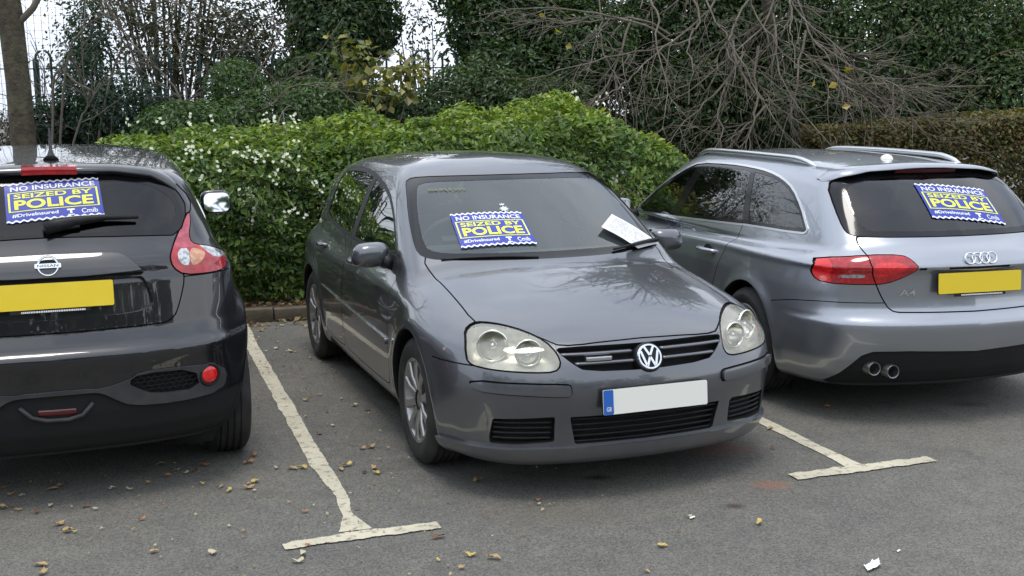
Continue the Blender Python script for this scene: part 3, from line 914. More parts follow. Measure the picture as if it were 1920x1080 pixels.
def poster(label, fn, pose, C, scallop=True):
    """blue notice stuck on a pane: C = top-left, top-right, bottom-right, bottom-left in the car's frame"""
    x, y, t = pose
    C = np.array(C, float)
    r = root('police_notice', label, 'notice', (x, y, 0), t + math.pi / 2, 'police notices stuck on the car windows')
    def mp(V, lift):
        u = V[:, 0:1]; v = 1 - V[:, 1:2]
        P = C[0] * (1-u) * (1-v) + C[1] * u * (1-v) + C[2] * u * v + C[3] * (1-u) * v
        return project(fn, P, 4, lift)
    def grid(x0, x1, y0, y1, nx=14, ny=8):
        X, Y = np.meshgrid(np.linspace(x0, x1, nx), np.linspace(y0, y1, ny))
        V = np.stack([X.ravel(), Y.ravel()], 1)
        F = [(j*nx+i, j*nx+i+1, (j+1)*nx+i+1, (j+1)*nx+i) for j in range(ny-1) for i in range(nx-1)]
        return V, F
    def put(name, VF, mat, lift):
        V, F = VF
        P = mp(np.asarray(V)[:, :2], lift)
        o = mk(name, P, F, MT[mat], r, smooth=False)
        return o
    def sheet(V, F, lift):
        A = mp(V, lift); B = mp(V, lift - .0015)
        n = len(V); F2 = list(F) + [tuple(i + n for i in f[::-1]) for f in F]
        return np.concatenate([A, B]), F2
    V, F = grid(0, 1, 0, 1)
    P, F2 = sheet(V, F, .004)
    mk('sheet', P, F2, MT['poster_blue'], r, smooth=False)
    # wavy white edges, top and bottom
    for y0, s in ((.985, 1), (.015, -1)):
        xs = np.linspace(0, 1, 97)
        w = .020 * np.sin(xs * 2 * math.pi * 13)
        E = np.concatenate([np.stack([xs, y0 + w + .028], 1), np.stack([xs, y0 + w - .012], 1)])
        n = 97
        put('wavy_edge', (E, [(i + n, i + 1 + n, i + 1, i) for i in range(n - 1)]), 'poster_white', .0055)
    put('headline', text_fit('NO INSURANCE', .06, .95, .80, .925, .018), 'poster_white', .0055)
    fr = [((.03, .97, .745, .765)), ((.03, .97, .265, .285)), ((.03, .05, .285, .745)), ((.95, .97, .285, .745))]
    put('frame', join(*[grid(*a, nx=12, ny=4) if 0 else (lambda V, F: (np.c_[V, np.zeros(len(V))], F))(*grid(*a, nx=10, ny=6)) for a in fr]), 'poster_yellow', .0055)
    put('upper_line', text_fit('SEIZED BY', .09, .91, .60, .72, .022), 'poster_yellow', .0055)
    put('lower_line', text_fit('POLICE', .09, .91, .32, .565, .030), 'poster_yellow', .0055)
    put('hashtag', text_fit('#DriveInsured', .06, .53, .12, .215, .02), 'poster_white', .0055)
    put('force_logo', join(*[(lambda V, F: (np.c_[V, np.zeros(len(V))], F))(*grid(*a, nx=3, ny=3)) for a in ((.62, .70, .185, .225), (.648, .672, .105, .185), (.625, .695, .06, .085))]), 'poster_white', .0055)
    put('bureau_logo', text_fit('Cmib', .77, .94, .09, .21, .012), 'poster_white', .0055)
    return r
def plate(car, c, w, h, mat, tilt, yaw=0.0, band=None, strip=False, sd=1, parent=None):
    """number plate facing -x at local point c"""
    R = rotm('Z', yaw) @ rotm('Y', tilt)
    def T(VF): return VF[0] @ R.T + np.array(c), VF[1]
    bk = car.add('number_plate', T(prism(rrect(w + .006, h + .006, .010), .006, 'yz', .0)), 'black', parent, smooth=False)
    car.add('plate_face', T(prism(rrect(w, h, .008), .004, 'yz', -.0045)), mat, bk, smooth=False)
    if band:
        car.add('country_band', T(prism(rrect(.048, h - .002, .006, c=(w/2 - .025, 0)), .002, 'yz', -.0065)), 'plate_blue', bk, smooth=False)
        V, F = text_fit('GB', -.012, .012, -.040, -.020, .02)
        P = np.stack([np.full(len(V), -.0075), w/2 - .026 - V[:, 0], V[:, 1]], 1)
        car.add('country_letters', T((P, F)), 'white', bk, smooth=False)
    if strip:
        car.add('dealer_strip', T(prism(rrect(w*.62, .016, .003, c=(0, -h/2 - .010)), .004, 'yz', -.004)), 'dark', bk, smooth=False)
        q = []; y = -w * .27
        while y < w * .22:
            d = random.uniform(.006, .011)
            q.append(prism([(y, -h/2 - .014), (y + d*.75, -h/2 - .014), (y + d*.75, -h/2 - .007), (y, -h/2 - .007)], .001, 'yz', -.0052)); y += d
        car.add('dealer_lettering', T(join(*q)), 'white', bk, smooth=False)
    return bk
# ------------------------------------------------------------------ the grey hatchback, nose to the camera
GOLF_POSE = (.623, 4.853, .36)
def build_golf():
    c = Car('grey_hatchback', 'dark grey metallic hatchback parked nose forward between the two other cars', GOLF_POSE, golf_f, (-.1, -.98, .05), (4.4, .98, 1.6))
    s = c.s; A = lambda C: np.abs(C[:, 1])
    c.wells((.85, 3.458), .325, .352)
    s.carve('body', 'under', lambda V: V[:, 2] - .180)
    # glazing
    ws = [(-.4, .953), (.33, .953), (.55, .956), (.66, .962), (.703, .985), (.698, 1.05), (.668, 1.17), (.618, 1.30), (.585, 1.345), (.52, 1.358), (.3, 1.362), (-.4, 1.364)]
    g = G([(y, z) for y, z in ws], 'yz', 0, 1, True)
    s.carve('body', 'ws_band', g, lambda C: (C[:, 0] < 2.15) & (C[:, 2] > .94))
    gi = G([(-.4, .985), (.5, .987), (.62, .995), (.655, 1.02), (.628, 1.16), (.575, 1.29), (.54, 1.325), (.4, 1.335), (-.4, 1.34)], 'yz', 0, 1, True)
    s.carve('ws_band', 'ws', gi)
    dlo = [(1.44, .945), (1.56, 1.035), (1.74, 1.158), (2.02, 1.285), (2.45, 1.348), (2.84, 1.370), (3.30, 1.355), (3.47, 1.335), (3.535, 1.24), (3.54, 1.02), (3.42, .99), (2.44, .945)]
    sel = lambda C: (A(C) > .45) & (C[:, 2] > .9)
    g = G(dlo, 'xz', 0, 1)
    s.carve('body', 'win_band', g, sel)
    for nm, a, b in (('glass_f', 1.0, 2.405), ('glass_r', 2.515, 4.0)):
        s.carve('win_band', nm, lambda V, a=a, b=b: np.maximum(np.maximum(g(V) + .024, a - V[:, 0]), V[:, 0] - b))
    rw = G([(-.4, 1.0), (.55, 1.0), (.60, 1.06), (.52, 1.33), (-.4, 1.355)], 'yz', 0, 1, True)
    s.carve('body', 'rear_glass', rw, lambda C: C[:, 0] > 3.75)
    # headlamps
    hl = [(.757, .700), (.735, .738), (.690, .763), (.645, .770), (.573, .765), (.504, .747), (.445, .716), (.414, .668), (.409, .622), (.438, .594), (.531, .593), (.637, .599), (.732, .607), (.772, .620), (.770, .665)]
    s.panel('body', 'lamp', G(hl, 'yz', 0, 1, True), lambda C: (C[:, 0] < .6) & (C[:, 2] > .55), .007)
    # bonnet
    bn = [(1.29, -.4), (1.275, .60), (1.28, .690), (1.10, .668), (.80, .673), (.46, .683), (.40, .640), (.345, .572), (.262, .503), (.175, .436), (.132, .39), (.113, .25), (.108, -.4)]
    s.panel('body', 'bonnet', G(bn, 'xy', 0, 1, True), lambda C: C[:, 2] > .68, .007)
    # grille and lower intakes
    gr = [(-.402, .692), (-.418, .678), (-.36, .624), (-.305, .590), (0, .581), (.305, .590), (.36, .624), (.418, .678), (.402, .692), (0, .689)]
    fr = lambda C: C[:, 0] < .4
    s.carve(['body'], 'grille', G(gr, 'yz', 0, 1), fr)
    s.carve('body', 'intake_c', G([(-.372, .386), (-.345, .264), (.345, .264), (.372, .386)], 'yz', .004, 0), fr)
    s.carve('body', 'intake_s', G([(.452, .384), (.450, .286), (.60, .276), (.690, .276), (.692, .30), (.684, .375)], 'yz', .010, 0, True), fr)
    s.panel('body', 'rub', G([(.770, .553), (.60, .549), (.40, .541), (.376, .535), (.376, .490), (.40, .484), (.60, .498), (.768, .506)], 'yz', 0, 1, True), fr, .007)
    s.carve('body', 'lip', lambda V: V[:, 2] - .252 + .02 * np.maximum(0, V[:, 0] - .1), lambda C: (C[:, 0] < .50))
    zl = curve([(0, .73), (.40, .73), (.43, .612), (.8, .612)], .006)
    s.panel('body', 'bumper', lambda V: V[:, 2] - zl(np.abs(V[:, 1])), lambda C: C[:, 0] < .515, .006)
    # side panels
    fd = [(1.37, .935), (1.345, .80), (1.33, .45), (1.36, .30), (1.45, .268), (2.36, .268), (2.445, .30), (2.455, .94), (2.452, 1.0), (1.55, 1.0)]
    rd = [(2.465, .99), (2.465, .30), (2.52, .268), (2.98, .268), (3.05, .33), (3.10, .52), (3.24, .68), (3.45, .78), (3.56, .90), (3.58, .99)]
    sd = lambda C: (A(C) > .6)
    s.carve('body', 'moulding', G([(1.36, .505), (2.2, .528), (3.07, .560), (3.07, .590), (2.2, .560), (1.36, .538)], 'xz', 0, 0), sd)
    s.panel('body', 'door_f', G(fd, 'xz', 0, 1), lambda C: (A(C) > .6) & (C[:, 2] < .965), .006)
    s.panel('body', 'door_r', G(rd, 'xz', 0, 1), lambda C: (A(C) > .6) & (C[:, 2] < 1.0), .006)
    s.carve('body', 'roof', G([(1.95, -.4), (1.93, .47), (2.2, .525), (3.3, .52), (3.75, .47), (3.80, -.4)], 'xy', 0, 1, True), lambda C: C[:, 2] > 1.3)
    p = c.part
    p('body', 'body_shell', 'golf'); p('roof', 'roof', 'golf'); p('under', 'underbody', 'dark')
    p('bonnet', 'bonnet', 'golf')
    bp = p('bumper', 'front_bumper', 'golf')
    p('lip', 'chin_lip', 'golf', .020, 0, bp)
    for sg in (-1, 1):
        k = lambda C, sg=sg: C[:, 1] * sg > 0
        d = p('door_f', 'front_door', 'golf', keep=k); d2 = p('door_r', 'rear_door', 'golf', keep=k)
        for dd, hx in ((d, 2.22), (d2, 3.20)):
            x = np.linspace(hx - .12, hx + .10, 7); y = surf_y(golf_f, x, .845, sg) + sg * np.array([.002, .026, .034, .036, .034, .026, .002])
            c.add('door_handle', tube(np.stack([x, y, np.full(7, .845)], 1), [.013, .016, .017, .017, .017, .016, .013], 8), 'golf', dd)
        p('moulding', 'side_moulding', 'golf', .011, 0, d, k)
        p('glass_f', 'front_side_window', 'sideglass', -.004, keep=k); p('glass_r', 'rear_side_window', 'sideglass', -.004, keep=k)
        p('win_band', 'window_frame', 'black', -.002, keep=k)
        p('rub', 'bumper_strip', 'golf', .017, 0, bp, k)
        p('intake_s', 'lower_side_intake', 'dark', -.05, 0, bp, k)
        # headlamp: clear aged lens over a bright housing with two round reflectors
        L = p('lamp', 'headlamp', 'lamp_lens', .0, keep=k)
        p('lamp', 'lamp_housing', 'housing', -.075, -.004, L, k)
        for (yy, zz, r, yw) in ((.655, .688, .068, .45), (.525, .666, .057, .25)):
            x = float(surf_x(golf_f, np.array([sg * yy]), zz)[0]) + (.052 if yy > .6 else .036)
            R = rotm('Z', -sg * yw) @ rotm('Y', .06)
            V, F = lathe([(r + .006, .0), (r + .005, -.007), (r - .002, -.008), (r - .004, .004), (r*.8, .026), (r*.5, .046), (.014, .056)], 36, 'x')
            c.add('reflector', (V @ R.T + [x, sg * yy, zz], F), 'reflector', L)
            V, F = lathe([(.0, -.004), (.008, -.003), (.015, .006), (.016, .03), (.012, .056)], 18, 'x')
            c.add('bulb_shield', (V @ R.T + [x + .004, sg * yy, zz], F), 'chrome', L)
    p('ws', 'windscreen', 'screen', -.004); p('ws_band', 'windscreen_edge', 'gloss', -.003)
    p('rear_glass', 'rear_window', 'sideglass', -.004)
    p('gap', 'panel_gap', 'gap', -.014, 0)
    # grille: dark well, two painted bars, badge
    gw = p('grille', 'grille', 'dark', -.06, 0)
    for zz, y1 in ((.660, .400), (.622, .345)):
        for a, b in ((-y1, -.072), (.072, y1)):
            c.add('grille_bar', slat(golf_f, a, b, zz, .013, .001, .03), 'golf', gw)
    for k2 in range(9):
        c.add('intake_slat', slat(golf_f, -.365 + .002*k2, .365 - .002*k2, .374 - .026*(k2 % 5) , .009, -.012 , .02), 'black', bp) if k2 < 5 else None
    c.part('intake_c', 'lower_intake', 'dark', -.06, 0, bp)
    for sg in (-1, 1):
        for k2 in range(4):
            c.add('intake_slat', slat(golf_f, sg*.452, sg*(.690 - .001*k2), .365 - .024*k2, .009, -.012, .02), 'black', bp)
    # round badge with V over W
    bx = float(surf_x(golf_f, np.array([0.]), .634)[0]); bc = np.array([bx - .008, 0, .634]); R = rotm('Y', .42)
    put = lambda VF: (VF[0] @ R.T + bc, VF[1])
    bd = c.add('badge', put(lathe([(.0, -.004), (.056, -.004), (.066, .0), (.069, .008), (.069, .04)], 44, 'x')), 'black', gw, smooth=2)
    c.add('badge_ring', put(lathe([(.049, -.004), (.050, -.0095), (.057, -.0095), (.060, -.003)], 44, 'x')), 'chrome', bd, smooth=2)
    def stroke(p0, p1, w=.0105):
        p0, p1 = np.array(p0), np.array(p1); d = p1 - p0; n = np.array([-d[1], d[0]]) / np.linalg.norm(d) * w / 2
        return prism([p0 + n, p1 + n, p1 - n, p0 - n], .006, 'yz', -.010)
    q = [stroke((sy*.023, .046), (sy*.0015, .006)) for sy in (-1, 1)]
    for sy in (-1, 1):
        q += [stroke((sy*.042, .026), (sy*.0205, -.046)), stroke((sy*.0205, -.046), (sy*.0015, -.003))]
    c.add('badge_letters', put(join(*q)), 'chrome', bd, smooth=False)
    # small trim badge on the grille bar, number plate
    y = np.linspace(.185, .30, 6)
    V, F = slat(golf_f, .180, .298, .6415, .017, .010, .012, 8)
    tb = c.add('trim_badge', (V, F), 'satin', gw, smooth=2)
    plate(c, (-.014, -.010, .458), .52, .111, 'plate_white', .09, band=True, parent=bp)
    # wheels, mirrors, wiper
    for x in (.868, 3.458):
        for sg in (-1, 1):
            c.wheel(x, sg * .765, .316, .316, .205, .212, sg)
    for sg in (-1, 1):
        c.mirror_pod((1.56, sg * .900, .962), (.080, .098, .068), sg, 1, 'golf', (1.50, sg * .80, .925))
    x = np.linspace(0, 1, 9)
    def wp(p0, p1, lift, n=9):
        P = np.array(p0)[None] * (1 - np.linspace(0, 1, n)[:, None]) + np.array(p1)[None] * np.linspace(0, 1, n)[:, None]
        return project(golf_f, P, 4, lift)
    c.add('wiper_arm', join(tube(wp((1.292, -.688, .975), (1.180, -.470, .962), .030), [.011]*9, 6), tube(wp((1.30, -.70, .975), (1.16, -.36, .956), .010, 14), [.008]*14, 5)), 'black')
    c.add('wiper_arm', tube(wp((1.22, .60, .955), (1.105, .10, .950), .003, 14), [.007]*14, 5), 'black')
    # cabin
    c.interior(1.3, 1, [(2.15, .36, 'front'), (2.15, -.36, 'front'), (3.0, 0, 'rear')])
    db = c.add('dashboard', join(box((1.45, 0, .83), (.50, 1.36, .20)), box((1.62, .36, .93), (.20, .40, .10))), 'interior', bevel=.04)
    an = np.linspace(0, 2*math.pi, 33)
    R = rotm('Y', -.5)
    P = np.stack([np.zeros(33), .18*np.cos(an), .18*np.sin(an)], 1) @ R.T + [1.80, .36, .965]
    c.add('steering_wheel', join(tube(P, .016, 8, False), (box((0, 0, 0), (.05, .12, .10))[0] @ R.T + [1.81, .36, .96], box((0,0,0),(1,1,1))[1])), 'interior', smooth=2)
    c.add('rear_view_mirror', box((1.86, -.0, 1.30), (.03, .22, .06)), 'interior', bevel=.015)
    c.liner(['body', 'roof', 'door_f', 'door_r'])
    return c
golf = build_golf()
poster('small blue NO INSURANCE notice on the windscreen of the middle grey hatchback', golf_f, GOLF_POSE,
       [(1.495, .462, 1.162), (1.438, .068, 1.168), (1.199, .070, 1.018), (1.252, .478, 1.006)])
# folded notice trapped under the wiper
def wiper_note():
    x, y, t = GOLF_POSE
    r = root('paper_notice', 'white printed paper tucked under the wiper of the grey hatchback', 'paper', (x, y, 0), t + math.pi / 2)
    C = np.array([(1.425, -.475, 1.115), (1.275, -.715, .985), (1.185, -.530, .966), (1.300, -.352, 1.06)])
    U = np.linspace(0, 1, 10)
    def mp(u, v, lift):
        P = C[0]*((1-u)*(1-v))[:, None] + C[1]*(u*(1-v))[:, None] + C[2]*(u*v)[:, None] + C[3]*((1-u)*v)[:, None]
        return project(golf_f, P, 4, 0.0) + (np.array([-.5, 0, .85]) * (lift + .010 * np.sin(u * 3.1) + .02 * (1-u) ** 2)[:, None])
    X, Y = np.meshgrid(U, U); u = X.ravel(); v = Y.ravel(); n = 10
    F = [(j*n+i, j*n+i+1, (j+1)*n+i+1, (j+1)*n+i) for j in range(n-1) for i in range(n-1)]
    A = mp(u, v, np.full(100, .010)); B = mp(u, v, np.full(100, .0085))
    mk('sheet', np.concatenate([A, B]), F + [tuple(i + 100 for i in f[::-1]) for f in F], MT['paper'], r)
    Vs = []; Fs = []
    for k in range(9):
        vv = .12 + .085 * k; u0 = .10; o = 0
        while u0 < .86:
            w = random.uniform(.03, .12)
            if random.random() < .75:
                q = mp(np.array([u0, u0 + w, u0 + w, u0]), np.array([vv, vv, vv + .026, vv + .026]), np.full(4, .0115))
                o = sum(len(a) for a in Vs); Vs.append(q); Fs.append((o, o+1, o+2, o+3))
            u0 += w + .02
    mk('print', np.concatenate(Vs), Fs, MT['ink'], r, smooth=False)
wiper_note()
# ------------------------------------------------------------------ the black crossover, tail to the camera
JUKE_POSE = (-1.977, 4.703, .36)
MT['juke_dusty'] = paint('dusty_black_paint', (.012, .012, .013), .0, .4, (.20, .19, .17), .55)
def build_juke():
    c = Car('black_crossover', 'black crossover car parked tail out at the left edge of the picture', JUKE_POSE, juke_f, (-.1, -1.0, .05), (4.3, 1.0, 1.7))
    s = c.s; A = lambda C: np.abs(C[:, 1]); tl = lambda C: C[:, 0] < .6
    c.wells((.70, 3.23), .345, .385)
    s.carve('body', 'under', lambda V: V[:, 2] - .215)
    gl = [(-.6, 1.196), (.0, 1.194), (.45, 1.178), (.565, 1.17), (.618, 1.285), (.580, 1.365), (.538, 1.402), (.48, 1.438), (.30, 1.452), (-.6, 1.456)]
    g = G(gl, 'yz', 0, 1, True)
    s.panel('body', 'glass_band', g, tl, .005)
    s.carve('glass_band', 'glass', G([(-.6, 1.210), (.45, 1.205), (.535, 1.21), (.570, 1.285), (.535, 1.35), (.44, 1.405), (.28, 1.424), (-.6, 1.43)], 'yz', 0, 1, True))
    lp = [(.622, 1.278), (.587, 1.225), (.553, 1.167), (.522, 1.107), (.513, 1.076), (.525, 1.033), (.570, .997), (.680, .993), (.765, .995), (.786, 1.03), (.778, 1.072), (.707, 1.108), (.651, 1.121), (.619, 1.132), (.610, 1.168), (.626, 1.232)]
    s.panel('body', 'lamp', G(lp, 'yz', 0, 1, True), tl, .006)
    s.carve('lamp', 'lamp_pink', lambda V: 1.116 - V[:, 2], lambda C: A(C) < .64)
    s.carve('lamp', 'lamp_clear', G([(.556, 1.112), (.602, 1.112), (.602, 1.038), (.566, 1.041), (.546, 1.079)], 'yz', 0, 1, True))
    s.carve('lamp', 'lamp_amber', G([(.604, 1.113), (.655, 1.100), (.682, 1.078), (.640, 1.037), (.604, 1.037)], 'yz', 0, 1, True))
    s.carve('lamp', 'lamp_top', G([(.64, 1.13), (.82, 1.10), (.82, 1.052), (.72, 1.056), (.690, 1.082)], 'yz', 0, 1, True))
    s.carve('body', 'band', G([(-.6, 1.128), (.25, 1.122), (.312, 1.113), (.36, 1.076), (.396, 1.028), (-.6, 1.034)], 'yz', 0, 1, True), tl)
    s.carve('body', 'recess', G([(-.6, 1.028), (.382, 1.022), (.412, .97), (.434, .896), (.412, .858), (.23, .845), (-.6, .838)], 'yz', 0, 1, True), tl)
    gate = [(-.6, .785), (.45, .788), (.515, .808), (.545, .876), (.575, .985), (.560, 1.02), (.52, 1.1), (.55, 1.165), (.59, 1.23), (.645, 1.29), (.61, 1.37), (.5, 1.455), (-.6, 1.475)]
    s.panel('body', 'gate', G(gate, 'yz', 0, 1, True), tl, .006)
    val = [(-.6, .541), (.12, .538), (.175, .528), (.299, .556), (.354, .591), (.516, .591), (.68, .578), (.745, .53), (.722, .44), (.509, .426), (.308, .438), (.245, .474), (.185, .514), (.12, .519), (-.6, .519)]
    s.carve('body', 'val', G(val, 'yz', 0, 1, True), tl)
    s.carve('val', 'honey', G([(.292, .546), (.346, .584), (.592, .574), (.612, .474), (.41, .480), (.352, .506)], 'yz', 0, 1, True))
    zv = curve([(0, .53), (.18, .52), (.25, .475), (.31, .44), (.5, .428), (.75, .44)], .01)
    s.carve('body', 'diff', lambda V: V[:, 2] - zv(np.abs(V[:, 1])), lambda C: C[:, 0] < .33)
    s.panel('body', 'bumper', lambda V: np.maximum(V[:, 2] - .99, V[:, 0] - .36), lambda C: (C[:, 0] < .45), .005)
    for nm, a, b in (('win1', 1.25, 1.75), ('win2', 1.80, 2.75)):
        s.carve('body', nm, G([(a, 1.14), (a + .05, 1.38), (min(b, 2.4), 1.43), (b, 1.14)], 'xz', 0, 1), lambda C: (A(C) > .45) & (C[:, 2] > 1.1))
    s.carve('body', 'roof', G([(.50, -.6), (.50, .44), (.9, .50), (2.2, .50), (2.3, -.6)], 'xy', 0, 1, True), lambda C: C[:, 2] > 1.35)
    s.carve('body', 'wscreen', G([(-.6, 1.07), (.62, 1.07), (.52, 1.42), (-.6, 1.45)], 'yz', 0, 1, True), lambda C: C[:, 0] > 2.2)
    p = c.part
    p('body', 'body_shell', 'juke'); p('roof', 'roof', 'juke'); p('under', 'underbody', 'dark')
    gt = p('gate', 'tailgate', 'juke')
    p('glass', 'rear_window', 'privacy', -.002, parent=gt); p('glass_band', 'window_surround', 'gloss', -.001, parent=gt)
    p('win1', 'side_window', 'privacy', -.003, keep=lambda C: C[:, 1] > 0); p('win1', 'side_window', 'privacy', -.003, keep=lambda C: C[:, 1] < 0)
    p('win2', 'side_window', 'privacy', -.003, keep=lambda C: C[:, 1] > 0); p('win2', 'side_window', 'privacy', -.003, keep=lambda C: C[:, 1] < 0)
    p('wscreen', 'windscreen', 'sideglass', -.003)
    p('recess', 'plate_recess', 'juke_dusty', -.034, 0, gt)
    # handle band leans out over the recess
    V, F, N = s.get('band'); k = np.clip((1.128 - V[:, 2]) / .098, 0, 1)
    V = V + np.stack([-.030 * k, 0 * k, 0 * k], 1)
    hb = mk('handle_band', V, F, MT['juke_dusty'], gt)
    y = np.linspace(-.394, .394, 30); zt = 1.0325
    x = surf_x(juke_f, y, zt)
    Vb = np.concatenate([np.stack([x - .030, y, np.full(30, zt)], 1), np.stack([x - .026, y, np.full(30, zt - .008)], 1), np.stack([x + .03, y, np.full(30, zt - .006)], 1)])
    c.add('band_lip', (Vb, [(r*30+i, r*30+i+1, (r+1)*30+i+1, (r+1)*30+i) for r in range(2) for i in range(29)]), 'gloss', hb)
    bp = p('bumper', 'rear_bumper', 'juke'); p('diff', 'diffuser', 'dark', -.012, 0, bp)
    for sg in (-1, 1):
        k = lambda C, sg=sg: C[:, 1] * sg > 0
        L = p('lamp', 'tail_lamp', 'lens_red', .004, 0, keep=k)
        for q, nm, mt in (('lamp_pink', 'lamp_fin', 'lens_pink'), ('lamp_clear', 'reversing_lens', 'lens_clear'), ('lamp_amber', 'indicator_lens', 'lens_amber'), ('lamp_top', 'clear_cover', 'lens_clear')):
            p(q, nm, mt, .004, 0, L, k)
        p('val', 'lower_valance', 'greyplastic', .008, 0, bp, lambda C, sg=sg: (C[:, 1] * sg > 0))
        h = p('honey', 'mesh_recess', 'dark', -.03, .008, bp, k)
        # honeycomb
        poly = chaikin([(.292, .546), (.346, .584), (.592, .574), (.612, .474), (.41, .480), (.352, .506)], 1)
        q = []; a = .0155
        for i in range(-2, 18):
            for j in range(-2, 12):
                cy = .29 + i * a * math.sqrt(3) * 1.15 + (j % 2) * a * math.sqrt(3) * .575; cz = .47 + j * a * 1.25
                for e in range(3):
                    t0, t1 = math.radians(30 + 60 * e), math.radians(90 + 60 * e)
                    P = np.array([(cy + a*1.15*math.cos(t0), cz + a*.83*math.sin(t0)), (cy + a*1.15*math.cos(t1), cz + a*.83*math.sin(t1))])
                    if (poly_sdf(poly, P) < -.001).all():
                        x = surf_x(juke_f, P[:, 0], P[:, 1]) + .004
                        q.append(tube(np.stack([x, sg * P[:, 0], P[:, 1]], 1), .0028, 4, False))
        c.add('honeycomb_mesh', join(*q), 'black', h)
        # round reflector
        ry, rz = sg * .660, .530; rx = float(surf_x(juke_f, np.array([ry]), rz)[0])
        n = grad(juke_f, np.array([[rx, ry, rz]]))[0]; n /= np.linalg.norm(n); yaw = math.atan2(-n[1], -n[0])
        R = rotm('Z', yaw * .75)
        o = np.array([rx - .012, ry, rz])
        V, F = lathe([(.041, .012), (.041, -.002), (.050, -.003), (.056, .004), (.058, .04)], 36, 'x'); rr = c.add('reflector_ring', (V @ R.T + o, F), 'black', bp, smooth=2)
        V, F = lathe([(.0, -.006), (.025, -.0055), (.036, -.003), (.0405, .003)], 36, 'x'); c.add('round_reflector', (V @ R.T + o, F), 'lens_bright', rr)
    p('gap', 'panel_gap', 'gap', -.014, 0)
    # fog lamp with its ridge
    c.add('fog_lamp', slat(juke_f, -.078, .078, np.linspace(.437, .441, 24), .034, -.012, .03), 'lens_dark', bp)
    for pts in ([(.150, .474), (.088, .406), (-.088, .399), (-.148, .468)],):
        P = chaikin(pts, 1, False); x = surf_x(juke_f, P[:, 0], P[:, 1])
        c.add('fog_surround', tube(np.stack([x + .006, P[:, 0], P[:, 1]], 1), .010, 6), 'greyplastic', bp)
    # roof spoiler with the high brake lamp
    n = 41; y = np.linspace(-.575, .575, n)
    ztop = np.interp(np.abs(y), [0, .3, .46, .53, .575], [1.462, 1.456, 1.432, 1.398, 1.365])
    xg = surf_x(juke_f, y, ztop); xa = xg + np.interp(np.abs(y), [0, .45, .575], [.20, .12, .03]); za = np.interp(np.abs(y), [0, .3, .46, .575], [0, 0, 0, 0]) + surf_z(juke_f, xa, y) + .002
    tipx = xg - np.interp(np.abs(y), [0, .42, .575], [.055, .04, .002]); tipz = ztop + np.interp(np.abs(y), [0, .45, .575], [.018, .018, .006])
    rows = [np.stack([xa, y, za], 1), np.stack([(xa + tipx) / 2, y, (za + tipz) / 2 + .010], 1), np.stack([tipx, y, tipz], 1), np.stack([tipx + .004, y, tipz - .014], 1), np.stack([xg + .02, y, ztop - .012], 1)]
    Vs = np.concatenate(rows)
    sp = c.add('roof_spoiler', (Vs, [(r*n+i, r*n+i+1, (r+1)*n+i+1, (r+1)*n+i) for r in range(4) for i in range(n-1)]), 'juke')
    i0 = np.where((y > -.145) & (y < .095))[0]
    tx, tz = tipx[i0], tipz[i0]; yy = y[i0]; m = len(yy)
    rows = [np.stack([tx + .05, yy, tz + .022], 1), np.stack([tx - .002, yy, tz + .016], 1), np.stack([tx - .008, yy, tz - .004], 1), np.stack([tx - .004, yy, tz - .020], 1), np.stack([tx + .03, yy, tz - .020], 1)]
    Fb = [(r*m+i, r*m+i+1, (r+1)*m+i+1, (r+1)*m+i) for r in range(4) for i in range(m-1)] + [tuple(r*m for r in range(5)), tuple(r*m+m-1 for r in range(5))[::-1]]
    c.add('high_brake_lamp', (np.concatenate(rows), Fb), 'lens_red', sp, smooth=2)
    # rear wiper
    P = project(juke_f, np.array([(.18, .0, 1.218), (.19, -.06, 1.232), (.20, -.13, 1.244), (.22, -.25, 1.250), (.235, -.385, 1.247)]), 4, .030)
    c.add('rear_wiper', join(tube(P, [.030, .030, .022, .014, .008], 8), tube(project(juke_f, np.linspace((.185, .01, 1.205), (.20, -.14, 1.222), 6), 4, .022), [.012]*6, 6)), 'black', gt)
    # badge: ring with a bar
    bz = 1.080; R = rotm('Y', .25); o = np.array([float(surf_x(juke_f, np.array([-.004]), bz)[0]) - .020, -.004, bz])
    T = lambda VF: (VF[0] @ R.T + o, VF[1])
    b = c.add('badge_ring', T(lathe([(.036, .004), (.036, -.004), (.039, -.007), (.043, -.007), (.046, -.003), (.046, .010)], 40, 'x')), 'chrome', gt, smooth=2)
    c.add('badge_bar', T(prism(rrect(.106, .020, .004), .012, 'yz', -.008)), 'chrome', b, smooth=False)
    V, F = text_fit('NISSAN', -.042, .042, -.0055, .0055, .01)
    c.add('badge_letters', T((np.stack([np.full(len(V), -.0088), -V[:, 0], V[:, 1]], 1), F)), 'dark', b, smooth=False)
    plate(c, (.052, -.003, .952), .52, .111, 'plate_yellow', .16, strip=True, parent=gt)
    for x in (.70, 3.23):
        for sg in (-1, 1):
            c.wheel(x, sg * .772, .334, .334, .215, .222, sg)
    for sg in (-1, 1):
        c.mirror_pod((2.45, sg * .965, 1.150), (.085, .098, .078), sg, -1, 'juke', (2.5, sg * .80, 1.06))
    P = np.array([(.66, -.03, 1.508), (.675, -.03, 1.53), (.70, -.03, 1.56), (.77, -.03, 1.66)])
    c.add('aerial', tube(P, [.040, .018, .008, .004], 8), 'black')
    c.interior(3.0, 1, [(1.9, .36, 'front'), (1.9, -.36, 'front'), (1.1, 0, 'rear')], (.3, 3.0), True, .10)
    c.liner(['body', 'roof', 'gate'])
    return c
juke = build_juke()
poster('largest blue NO INSURANCE notice, on the rear window of the black crossover', juke_f, JUKE_POSE,
       [(.321, .160, 1.413), (.344, -.231, 1.432), (.227, -.248, 1.277), (.204, .153, 1.255)])
